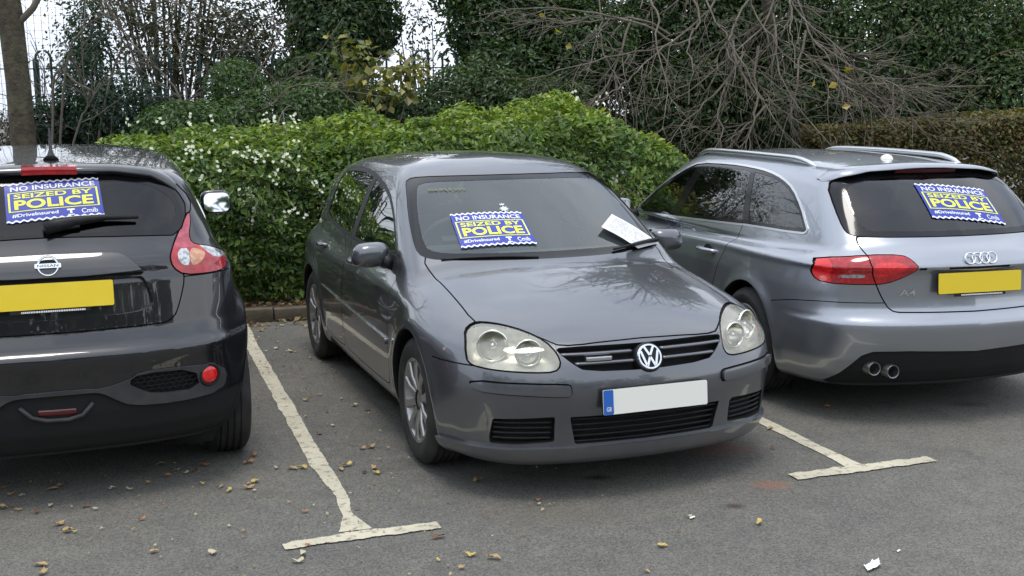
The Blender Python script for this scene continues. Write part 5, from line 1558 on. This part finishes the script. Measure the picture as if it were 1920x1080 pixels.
def background():
    # dark shrubs straight behind the hedge
    shrub('dark_shrub', 'dark green shrub rising above the hedge, left of centre', 'shrub', [(px(445, 165, 12.2), (.34, .4, .34), 2600), (px(560, 210, 12.0), (.6, .5, .36), 5000), (px(440, 225, 11.8), (.5, .45, .30), 4500), (px(350, 240, 11.4), (.5, .4, .28), 5000)], .055, np.concatenate([MIDG, MIDG * 1.3]), seed=1, stems=8)
    shrub('dark_shrub', 'dark leafy shrub in the gap behind the hedge, left of the yellowing bush', 'shrub', [(px(660, 200, 12.6), (.7, .5, .35), 6000), (px(760, 215, 12.4), (.5, .4, .3), 4000), (px(900, 190, 12.8), (.7, .5, .42), 6500), (px(1010, 205, 12.5), (.6, .4, .35), 5000)], .06, np.concatenate([DARK, MIDG]), seed=2, stems=8)
    # yellowing maple-like bush
    shrub('yellowing_bush', 'thin bush with big yellowing leaves above the hedge', 'bush', [(px(660, 105, 12.1), (.36, .25, .40), 90), (px(740, 140, 12.0), (.52, .25, .24), 150), (px(720, 175, 11.9), (.42, .25, .16), 60)], .10, np.array([[.22, .21, .045], [.40, .35, .09], [.12, .14, .04], [.17, .16, .04], [.08, .11, .03]]), seed=3, lo=.1, stems=9, srad=.012, asp=.8, stemmat='twig')
    # ivy clad trees
    shrub('ivy_tree', 'dark ivy covered tree in the middle of the background', 'tree', [(px(640, 60, 13.6), (.62, .55, .75), 9000), (px(610, -40, 13.8), (.7, .6, .8), 7000), (px(590, 150, 13.2), (.5, .5, .45), 5000), (px(690, 30, 13.8), (.42, .5, .6), 4500)], .075, DARK, seed=4, stems=10, srad=.07, clump=.1)
    shrub('ivy_tree', 'dark ivy covered tree behind the silver estate, left of the bare branches', 'tree', [(px(960, 50, 13.6), (.85, .6, .75), 11000), (px(1090, 100, 13.3), (.75, .6, .75), 9000), (px(960, 150, 13.2), (.6, .5, .5), 6000), (px(890, -60, 13.9), (.6, .6, .6), 5000), (px(1060, -80, 13.9), (.9, .7, .8), 8000)], .072, np.concatenate([DARK, MIDG[:2]]), seed=5, stems=12, srad=.07)
    shrub('ivy_tree', 'tall broad ivy covered tree behind the bare branches', 'tree', [(px(1290, 60, 13.9), (1.0, .7, .9), 12000), (px(1450, 90, 14.0), (1.0, .7, .9), 12000), (px(1300, 200, 13.4), (.9, .6, .7), 9000), (px(1480, 220, 13.4), (.9, .6, .6), 8000), (px(1330, -130, 14.2), (1.1, .9, 1.1), 10000), (px(1440, -330, 14.4), (.8, .8, 1.0), 7000)], .075, DARK, seed=6, stems=14, srad=.10)
    shrub('ivy_tree', 'ivy covered tree with olive leaves at the right, behind the brown hedge', 'tree', [(px(1650, 70, 13.6), (.95, .7, .95), 11000), (px(1790, 120, 13.6), (.9, .7, .85), 10000), (px(1640, 200, 13.2), (.8, .6, .6), 7000), (px(1760, 10, 14.0), (.8, .7, .7), 7000)], .068, np.concatenate([DARK, MIDG, [[.085, .095, .03]]]), seed=7, stems=12, srad=.08)
    shrub('backing_tree', 'dense dark tree filling the gaps far behind the ivy trees', 'tree', [(px(1000, 150, 16.5), (1.5, .7, 1.6), 5000), (px(1330, 120, 16.5), (1.6, .7, 2.0), 6500), (px(1650, 140, 16.5), (1.6, .7, 1.9), 6000), (px(1900, 160, 16.5), (1.3, .7, 1.5), 4500)], .13, DARK, seed=27, stems=8, srad=.09)
    shrub('ivy_tree', 'leafy tree at the far right edge of the picture', 'tree', [(px(1900, 190, 13.2), (.8, .6, .7), 8000), (px(1930, 60, 13.8), (.6, .6, .6), 4000), (px(2050, 120, 13.6), (.9, .7, 1.1), 6000)], .068, np.concatenate([DARK, MIDG, [[.11, .10, .03]]]), seed=8, stems=8, srad=.07)
    shrub('sparse_tree', 'half bare tree with small leaves against the sky, right of the left trunk', 'tree', [(px(250, 20, 14.0), (1.0, .7, .75), 2400), (px(420, 40, 14.2), (.95, .7, .8), 3600), (px(330, 110, 13.8), (.8, .6, .45), 1000), (px(480, 110, 14.0), (.5, .6, .6), 1900), (px(140, 120, 13.6), (.5, .6, .6), 500), (px(200, -130, 14.2), (1.3, .8, .9), 1700), (px(420, -160, 14.4), (1.2, .8, .9), 1700)], .065, np.array([[.055, .070, .028], [.040, .055, .022], [.075, .080, .035], [.05, .065, .03], [.10, .065, .03]]), seed=9, lo=.15, stems=48, srad=.028)
    shrub('sparse_tree', 'thin leafed tree against the bright gap right of the middle ivy tree', 'tree', [(px(785, 40, 14.2), (.40, .5, .8), 420), (px(800, 150, 13.8), (.35, .4, .45), 260)], .06, np.array([[.07, .085, .03], [.10, .075, .04], [.05, .07, .02]]), seed=19, lo=.1, stems=10, srad=.02)
    shrub('holly_bush', 'dark glossy evergreen bush in front of the green railings', 'bush', [(px(165, 190, 12.4), (.32, .3, .65), 3000), (px(170, 60, 12.9), (.24, .25, .40), 900), (px(235, 215, 12.0), (.55, .35, .42), 4500), (px(90, 235, 12.2), (.4, .3, .35), 1800)], .06, np.array([[.014, .045, .026], [.020, .055, .030], [.03, .06, .03]]), seed=10, stems=5)
    shrub('dry_shrub', 'brown leafed dry shrub at the foot of the railings', 'shrub', [(px(250, 225, 12.6), (.9, .4, .30), 2400), (px(60, 245, 12.4), (.7, .4, .30), 1800), (px(110, 235, 12.3), (.3, .3, .3), 900)], .05, np.array([[.07, .05, .03], [.05, .06, .03], [.10, .055, .03], [.035, .05, .02]]), seed=11, stems=14, srad=.012)
    # clipped brown-green hedge at the right
    rg = np.random.default_rng(44); n = 42000
    x = rg.uniform(3.2, 7.4, n); s = rg.uniform(0, 1, n); face = s < .55
    dd = np.abs(rg.normal(0, .16, n)); t = rg.uniform(0, 1, n)
    y = np.where(face, 11.6 + dd, 11.6 + t * 1.0); h = 1.60 + .05 * (x - 4.5)
    z = np.where(face, .1 + t * (h - .1), h - dd)
    P = np.stack([x, y, z], 1); b = wob(P, 3, 2); P[:, 1] -= np.where(face, .1 * b, 0); P[:, 2] += np.where(face, 0, .07 * b)
    r = root('clipped_hedge', 'brownish clipped hedge behind the tail of the silver estate', 'hedge', (5.3, 12.1, .1))
    V, F, C = leaf_cloud(P - np.array([5.3, 12.1, .1]), .05, np.array([[.105, .110, .030], [.140, .125, .036], [.070, .090, .026], [.15, .12, .038], [.14, .08, .03]]), up=.3, out=np.where(face[:, None], [[0, -1., .3]], [[0, 0, 1.]]), asp=.6, rng=rg)
    mk('foliage', V, F, MT['dull_leaf'], r, smooth=False, attr=C)['kind'] = 'stuff'
    st = []
    for _ in range(40): st += grow((rg.uniform(-2, 2), rg.uniform(-.3, .3), -.05), (rg.normal(0, .3), rg.normal(0, .3), 1), 1.3, .014, 1, rg, wig=.3)
    V, F = join(*st); mk('stems', V, F, MT['darktwig'], r)['kind'] = 'stuff'
    # the tangle of bare branches
    rg = np.random.default_rng(8)
    b0 = px(1440, 300, 14.3); b0[2] = .1
    r = root('bare_tree', 'tangle of bare drooping grey branches above the silver estate', 'tree', b0)
    hub = px(1430, -70, 12.7) - b0
    t = np.linspace(0, 1, 14)[:, None]
    path = 2 * np.array([.25, .1, 1.6]) * t * (1 - t) + hub * t ** 2
    V, F = tube(path, np.linspace(.10, .05, 14), 9, False); mk('trunk', V, F, MT['twig'], r)
    # main boughs, hanging forwards from the crown; points are in half pixels of the right upper quarter
    boughs = [[(1060, -40), (1055, 60), (1050, 120), (1075, 190), (1060, 260)], [(920, -20), (840, 90), (830, 140), (800, 190), (850, 250), (830, 330)],
        [(760, 40), (620, 150), (500, 240), (430, 320), (360, 360), (300, 420)], [(335, -30), (340, 100), (345, 200), (400, 290), (430, 400), (440, 490)],
        [(640, 180), (540, 110), (300, 40), (0, 30), (-120, 60)], [(880, 200), (840, 270), (740, 380), (640, 470), (580, 570)], [(830, 150), (860, 270), (920, 370), (1000, 400), (1110, 500), (1230, 560)],
        [(930, 180), (920, 300), (925, 420), (900, 500), (850, 570)], [(900, 20), (960, 130), (1060, 250), (1200, 320), (1350, 300)], [(1070, -20), (1130, 150), (1200, 230), (1240, 330), (1300, 400)],
        [(1060, 30), (1120, 100), (1250, 220), (1450, 200)], [(990, 60), (1000, 200), (1010, 300), (1080, 420), (1200, 550)], [(1110, 120), (1080, 250), (1070, 380), (1000, 570)], [(740, 10), (780, 100), (850, 200), (900, 300), (960, 420), (1080, 570)],
        [(1160, 240), (1250, 330), (1350, 400), (1450, 500)], [(1200, 310), (1300, 330), (1500, 330), (1800, 340)], [(700, 140), (560, 190), (330, 220), (150, 280), (60, 300)], [(520, -30), (560, 60), (540, 180), (590, 300), (580, 420)],
        [(680, -20), (720, 80), (660, 160), (690, 260), (660, 400)], [(1140, 170), (1300, 270), (1450, 330), (1560, 420)], [(1180, 260), (1320, 330), (1440, 420), (1500, 500)], [(600, 130), (480, 60), (260, 90), (120, 70), (0, 90)],
        [(820, 300), (770, 420), (800, 500), (760, 570)], [(960, 400), (900, 470), (800, 540)], [(450, 60), (420, 200), (330, 380), (280, 420)], [(1000, 0), (950, 120), (830, 210), (700, 330), (600, 380)]]
    for k, bp_ in enumerate(boughs):
        m = len(bp_); dep = np.linspace(12.5, 11.35 + .5 * rg.uniform(), m)
        W_ = np.array([px(960 + x / 2, y / 2, dep[i]) for i, (x, y) in enumerate(bp_)]) - b0
        W_ = chaikin(W_, 2, False); W_ = W_ + rg.normal(0, .010, W_.shape)
        if bp_[0][1] < 60:
            c1 = (hub + W_[0]) / 2 + [0, .1, .25]; tt = np.linspace(0, .92, 7)[:, None]
            W_ = np.concatenate([hub * (1-tt)**2 + 2*c1*tt*(1-tt) + W_[0]*tt**2, W_])
        R = np.linspace(rg.uniform(.012, .020), .004, len(W_))
        out = [tube(W_, R, 6, False)]
        fine = bp_[-1][0] > 1300
        for q in range(16 if fine else 9):
            i = int(rg.uniform(.25, .97) * (len(W_) - 1)); d = W_[i + 1] - W_[i]; d /= np.linalg.norm(d)
            sd = rg.normal(0, 1, 3); sd[2] -= .35; sd -= d * (sd @ d); sd /= np.linalg.norm(sd)
            grow(W_[i], d + sd * rg.uniform(.4, 1.0), rg.uniform(.35, 1.05), max(R[i] * .55, .0045), 1, rg, droop=rg.uniform(-.06, .16), wig=.24, kids=(2, 6), out=out, seg=.08, spread=.6, shrink=.5)
        V, F = join(*out); mk('limb', V, F, MT['twig'], r)['kind'] = 'stuff'
    lv = np.array([px(1595, 135, 11.4), px(1565, 165, 11.4), px(1590, 205, 11.3), px(1530, 160, 11.5), px(1020, 30, 11.9), px(1050, 60, 11.9), px(1590, 140, 11.4), px(1070, 88, 11.9)]) - b0
    V, F, C = leaf_cloud(lv, .10, np.array([[.34, .27, .06], [.40, .30, .08]]), asp=.8, rng=rg)
    mk('last_leaves', V, F, MT['leaf'], r, smooth=False, attr=C)['kind'] = 'stuff'
    # tall bare crown above the ivy, mirrored in the bonnet
    rg = np.random.default_rng(31)
    b1 = np.array([2.6, 14.6, .1])
    r = root('tall_tree', 'tall bare crowned tree rising above the ivy behind the silver estate', 'tree', b1)
    V, F = tube([(0, 0, 0), (-.1, 0, 2), (-.15, .1, 4), (-.2, .1, 5.2)], [.26, .22, .17, .12], 10, False); mk('trunk', V, F, MT['bark'], r)
    for k in range(16):
        a = k * 2.4; out = grow((-.17, .1, 3.8 + .09 * k), (math.cos(a) * .9, math.sin(a) * .9, rg.uniform(.4, 1.2)), rg.uniform(1.8, 2.9), .05, 2, rg, droop=-.03, wig=.2, kids=(5, 8), seg=.2, spread=.8, shrink=.5)
        V, F = join(*out); mk('limb', V, F, MT['darktwig'], r)['kind'] = 'stuff'
    # tree at the left edge
    b2 = px(52, 275, 11.0); b2[2] = .1
    r = root('street_tree', 'single smooth brown trunk at the left edge behind the black crossover', 'tree', b2)
    V, F = tube([(0, 0, 0), (.0, 0, .5), (-.02, 0, 1.2), (-.04, .02, 1.9), (-.07, .02, 2.6), (-.12, .0, 3.4), (-.2, .1, 4.6)], [.145, .128, .118, .112, .115, .09, .05], 16, False); mk('trunk', V, F, MT['bark'], r)
    for k in range(14):
        a = k * 2.1; z = 2.45 + .14 * k
        out = grow((-.06 - .02 * k * .3, .02, z), (math.cos(a), math.sin(a), rg.uniform(.1, .9)), rg.uniform(1.3, 2.4), .034, 2, rg, droop=.05, wig=.22, kids=(4, 7), seg=.14, spread=.8, shrink=.5)
        V, F = join(*out); mk('limb', V, F, MT['twig'], r)['kind'] = 'stuff'
    # arching bare stems in front of the railings
    for j, (bx, by, n, lab) in enumerate(((95, 255, 9, 'thin bare shrub arching over the railings beside the left trunk'), (330, 235, 8, 'thin bare shrub arching across the railings behind the black crossover'), (640, 200, 7, 'bare arching stems left of the middle ivy tree'), (880, 150, 7, 'thin bare twigs in front of the ivy right of the bright gap'))):
        b3 = px(bx, by, 11.9 + .2 * j); b3[2] = .1
        r = root('bare_shrub', lab, 'shrub', b3, 0, 'bare shrubs behind the hedge')
        for k in range(n):
            out = grow((rg.normal(0, .15), rg.normal(0, .1), 0), (rg.normal(.15 if j < 2 else -.1, .45), rg.normal(0, .2), 1.2), rg.uniform(2.2, 3.4), .015, 1, rg, droop=.20, wig=.14, kids=(4, 8), seg=.12, spread=.7, shrink=.4)
            V, F = join(*out); mk('stem', V, F, MT['twig' if k % 2 else 'darktwig'], r)['kind'] = 'stuff'
    # trees across the car park, behind the photographer
    rg = np.random.default_rng(90); P = []; D = []
    for k in range(26):
        a = math.radians(-175 + k * 7.4 + 80); R = 17 + rg.uniform(-2, 3)
        c = np.array([R * math.sin(a), -6 - R * math.cos(a) * .7, rg.uniform(2.2, 3.4)])
        c = np.array([-20 + k * 1.7, -15 + rg.uniform(-2, 2) + .012 * (k - 13) ** 2 * 2, rg.uniform(2.2, 3.2)])
        q, d = blob(c, (1.9, 1.6, rg.uniform(2.4, 3.6)), 420, .5, k, rg); P.append(q); D.append(d)
    V, F, C = leaf_cloud(np.concatenate(P), .50, np.concatenate([DARK, MIDG]), out=np.concatenate(D), asp=.8, rng=rg)
    tag(mk('tree_belt', V, F, MT['dull_leaf'], None, smooth=False, attr=C), 'dark belt of trees across the car park', 'trees', kind='stuff')
    # long arching stems in front of the railings
    arcs = [[(190, 560), (200, 300), (230, 230), (290, 300), (400, 350), (560, 370), (800, 380), (1000, 340), (1160, 250), (1300, 60)], [(230, 560), (220, 310), (330, 380), (420, 440), (540, 470)], [(180, 560), (300, 430), (340, 380), (420, 240)],
        [(165, 560), (165, 450), (170, 350), (180, 250), (120, 140)], [(340, 560), (335, 450), (330, 400), (310, 150), (330, 20)], [(760, 520), (870, 380), (1000, 420), (1100, 300), (1250, 330), (1450, 360)], [(545, 540), (535, 420), (530, 300), (500, 100)],
        [(330, 560), (380, 400), (480, 130), (420, 20), (380, -30)], [(700, 520), (700, 350), (600, 250), (480, 130), (440, 60)], [(640, 560), (640, 430), (720, 350), (860, 300)], [(200, 560), (240, 200), (340, 60), (480, 20)], [(900, 520), (930, 300), (1040, 180), (1060, 40)]]
    b4 = px(170, 270, 11.8); b4[2] = .1
    r = root('arching_shrub', 'long pale leafless stems arching in front of the railings', 'shrub', b4)
    for k, ar in enumerate(arcs):
        W_ = np.array([px(x / 2, y / 2, 11.9 + .5 * math.sin(k * 2.3)) for x, y in ar]) - b4
        W_[0, 2] = max(W_[0, 2] - .9, 0)
        W_ = chaikin(W_, 2, False) + rg.normal(0, .006, (len(chaikin(W_, 2, False)), 3)); R = np.linspace(.014, .004, len(W_))
        out = [tube(W_, R, 6, False)]
        for q in range(6):
            i = int(rg.uniform(.3, .97) * (len(W_) - 1)); d = W_[i + 1] - W_[i]; d /= np.linalg.norm(d) + 1e-9
            grow(W_[i], d + rg.normal(0, .45, 3), rg.uniform(.3, .8), .0055, 1, rg, droop=.05, wig=.2, kids=(1, 4), out=out, seg=.08, spread=.6, shrink=.5)
        V, F = join(*out); mk('stem', V, F, MT['twig'], r)['kind'] = 'stuff'
    # bow topped railings
    fo = px(300, 208, 13.1); fo[2] = .1
    r = root('bow_top_railings', 'dark green bow topped metal railings behind the bushes', 'fence', fo, KA * .4)
    hp = .165; zr = 2.13
    a = np.linspace(0, math.pi, 9)
    P = np.concatenate([[(-hp/2, 0, 0)], [(-hp/2, 0, zr)], np.stack([-hp/2*np.cos(a), 0*a, zr + .13 + hp/2*np.sin(a)], 1), [(hp/2, 0, zr)], [(hp/2, 0, 0)]])
    V, F = tube(P, .015, 6); pk = mk('hooped_bar', V, F, MT['greenpaint'], r)
    for i in range(-12, 22):
        o = pk if i == -12 else pk.copy()
        if i > -12: COL.objects.link(o)
        o.parent = r; o.location = (i * hp * 2 + .08, 0, 0)
    for z in (zr + .01, .35): V, F = box((1.6, .0, z), (11.6, .05, .012)); mk('rail', V, F, MT['greenpaint'], r, smooth=False)
    for i in range(5): V, F = box((-4.05 + 2.72 * i, .03, 1.1), (.06, .06, 2.3)); mk('post', V, F, MT['greenpaint'], r, bevel=.006)
    # weld mesh fence further back
    fo = px(120, 208, 17.0); fo[2] = 0
    r = root('weld_mesh_fence', 'tall pale wire mesh fence far behind the railings', 'fence', fo)
    q = []
    for i in range(-12, 14): q.append(box((i * .11, 0, 2.2), (.005, .005, 4.4)))
    for k in range(40): q.append(box((.05, .007, .1 + k * .11), (2.8, .004, .004)))
    V, F = join(*q); mk('wire_grid', V, F, MT['greyplastic'], r, smooth=False)['kind'] = 'stuff'
    for i in range(2): V, F = box((-1.35 + 2.8 * i, .05, 2.2), (.06, .06, 4.4)); mk('post', V, F, MT['greyplastic'], r, smooth=False)
background()
# ------------------------------------------------------------------ fallen leaves and scraps on the asphalt
SPOTS = [(-1.46,5.04),(-1.36,5.00),(-1.23,4.98),(-1.43,4.22),(-1.19,4.20),(-0.91,4.66),(-0.83,4.28),(-0.83,4.18),(-0.84,4.11),(-1.83,4.10),(-1.79,4.02),(-1.83,4.44),(-1.86,4.45),(-2.06,4.76),(-1.90,4.75),(-1.84,4.71),(-1.67,5.16),(-1.64,5.24),(-1.59,5.20),(-1.55,5.23),(-1.52,5.32),(-1.75,5.34),(-1.32,5.48),(-1.31,5.37),(-1.33,5.35),(-1.16,5.27),(-1.08,5.26),(-1.03,5.27),(-0.72,5.19),(-0.66,5.18),(-0.74,5.60),(-1.00,6.01),(-1.05,5.86),(-0.84,5.24),(-0.82,5.30),(-0.78,5.58),(-2.30,4.91),(-2.37,5.01),(-2.24,4.89),(-2.14,4.98),(-2.12,5.03),(-1.72,5.06),(-1.86,4.98),(-1.78,4.97),(-1.31,4.94),(-1.22,5.07),(-0.31,4.35),(-0.17,4.16),(-0.08,4.13),(-0.20,4.04),(-0.17,5.04),(0.11,4.78),(0.11,4.73),(0.59,4.24),(0.50,3.99),(0.75,4.56),(1.03,4.48),(1.82,6.32),(1.40,5.89),(1.33,5.53),(-1.96,8.38),(-1.80,7.99),(-1.74,8.08),(-1.62,7.98),(-1.68,7.47),(-2.05,8.98),(-1.88,8.97),(-1.77,9.08),(-1.19,6.70),(-1.04,6.59),(-0.94,6.44),(-0.85,6.34),(-1.18,7.29),(-1.25,6.57),(-0.68,5.25),(-2.27,4.73),(-2.18,4.71),(-2.09,4.68),(-1.93,4.53),(-2.28,5.84),(-2.06,5.69),(-1.79,5.63),(-1.53,5.70)]
def leaf_shape(seed, lobes):
    rg = np.random.default_rng(seed); n = 18
    a = np.linspace(0, 2*math.pi, n, endpoint=False)
    r = .5 * (.78 + .22 * np.cos(lobes * a)) * (1 + rg.normal(0, .08, n)); sx = 1.0; sy = .72
    x, y = r * np.cos(a) * sx, r * np.sin(a) * sy
    z = .10 + .10 * rg.normal(0, 1) * x + .22 * np.abs(y) ** 1.2 + .10 * np.sin(a * 2 + rg.uniform(0, 6)) + .04 * rg.normal(0, 1, n)
    V = [(0, 0, .07)] + list(zip(x, y, np.maximum(z, .01))) + [(-.5, 0, .06), (-.85, .05, .10)]
    F = [(0, 1 + i, 1 + (i + 1) % n) for i in range(n)] + [(0, n + 1, n + 2)]
    return np.array(V), F
LC = {'yellow': (.50, .38, .10), 'tan': (.40, .27, .12), 'brown': (.17, .085, .045), 'orange': (.42, .17, .05), 'pale': (.50, .45, .30)}
LMS = {}
for nm, cc in LC.items():
    LMS[nm] = M(nm + '_leaf', cc, .7, noise=(8, tuple(v * .55 for v in cc), .45, .75))
LMESH = {}
for nm in LC:
    for v in range(3):
        V, F = leaf_shape(len(nm) * 10 + v, (2, 3, 5)[v])
        o = mk('fallen_leaf', V, F, LMS[nm]); LMESH[nm, v] = o.data; bpy.data.objects.remove(o)
def zone(x, y):
    line = -1.98 + (8.28 - y) * .345
    if y > 7.6: return 'near the kerb beside the hatchback'
    if x > .2: return 'in front of the grey hatchback' if x < 1.35 else 'near the right hand bay marking'
    if abs(x - line) < .16: return 'right beside the left bay line'
    if x > line: return 'between left bay line and hatchback'
    return ('close behind the black crossover' if y > 5.6 else 'behind the black crossover tail' if x < -1.5 else 'off the black crossover rear tyre') if y > 4.75 else 'in the left foreground'
rg = np.random.default_rng(77)
allp = [(x, y, None) for x, y in SPOTS]
for _ in range(45): 
    y = rg.uniform(4.1, 8.6); line = -1.98 + (8.28 - y) * .345
    allp.append((line + rg.normal(-.35 if y < 6 else .25, .45), y, .6))
names = list(LC)
kinds = {'yellow': 'yellow', 'tan': 'tan', 'brown': 'dark brown', 'orange': 'orange', 'pale': 'pale dry'}
for i, (x, y, sc) in enumerate(allp):
    nm = names[rg.choice(5, p=[.14, .34, .18, .16, .18])]
    if i == 0: nm = 'yellow'
    o = bpy.data.objects.new('fallen_leaf', LMESH[nm, vi := int(rg.integers(0, 3))]); COL.objects.link(o)
    s = rg.uniform(.028, .060) * (sc or 1)
    o.scale = (s, s, s * rg.uniform(.6, 1.3)); o.location = (x, y, .0085); o.rotation_euler = (0, 0, rg.uniform(0, 6.28))
    z = zone(x, y)
    tag(o, '%s %s %s fallen leaf %s' % ('tiny' if s < .034 else 'small' if s < .046 else 'larger', kinds[nm], ('oval', 'three cornered', 'ragged')[vi], z), 'leaf', 'fallen leaves ' + z)
# litter of the kerb: one mass of leaves
P = []
for _ in range(2200):
    u = rg.uniform(-4.5, 5); v = abs(rg.normal(0, .35)) + .15 if rg.uniform() < .75 else -abs(rg.normal(0, .16)) + .0
    P.append(BK(u, v, .115 if v > .1 else .018))
V, F, C = leaf_cloud(np.array(P), .055, np.array([[.22, .12, .05], [.30, .20, .10], [.13, .07, .035], [.34, .27, .14]]), up=1.6, rng=rg, asp=.7)
tag(mk('leaf_litter', V, F, MT['dull_leaf'], None, smooth=False, attr=C), 'dry brown leaf litter along the kerb', 'leaf litter', kind='stuff')
P = []
for _ in range(420):
    y = rg.uniform(3.9, 8.8); line = -1.98 + (8.28 - y) * .345
    P.append((line + rg.normal(-.1, .75), y, .012))
V, F, C = leaf_cloud(np.array(P), .017, np.array([[.34, .24, .12], [.42, .36, .22], [.20, .12, .06]]), up=1.8, rng=rg, asp=.7)
tag(mk('leaf_crumbs', V, F, MT['dull_leaf'], None, smooth=False, attr=C), 'tiny crumbs of broken dry leaves strewn over the asphalt', 'leaf litter', kind='stuff')
# paper scraps
for (x, y, s, lab) in ((1.36, 4.02, .085, 'crumpled white paper scrap on the asphalt at the lower right'), (.76, 4.55, .030, 'tiny white scrap on the asphalt in front of the number plate'), (1.51, 4.17, .02, 'tiny pale scrap just behind the crumpled white paper')):
    n = 7; X, Y = np.meshgrid(np.linspace(-.5, .5, n), np.linspace(-.35, .35, n)); k = rg.normal(0, .05, n*n)
    V = np.stack([X.ravel() + .12 * np.sin(5 * Y.ravel()) + rg.normal(0, .012, n*n), .75 * Y.ravel() + .08 * np.sin(4 * X.ravel()) + rg.normal(0, .012, n*n), np.abs(k) + .05], 1)
    o = mk('paper_scrap', V, [(j*n+i, j*n+i+1, (j+1)*n+i+1, (j+1)*n+i) for j in range(n-1) for i in range(n-1)], MT['paper'], smooth=False)
    o.scale = (s, s, s); o.location = (x, y, .006); o.rotation_euler = (0, 0, .5)
    tag(o, lab, 'paper')
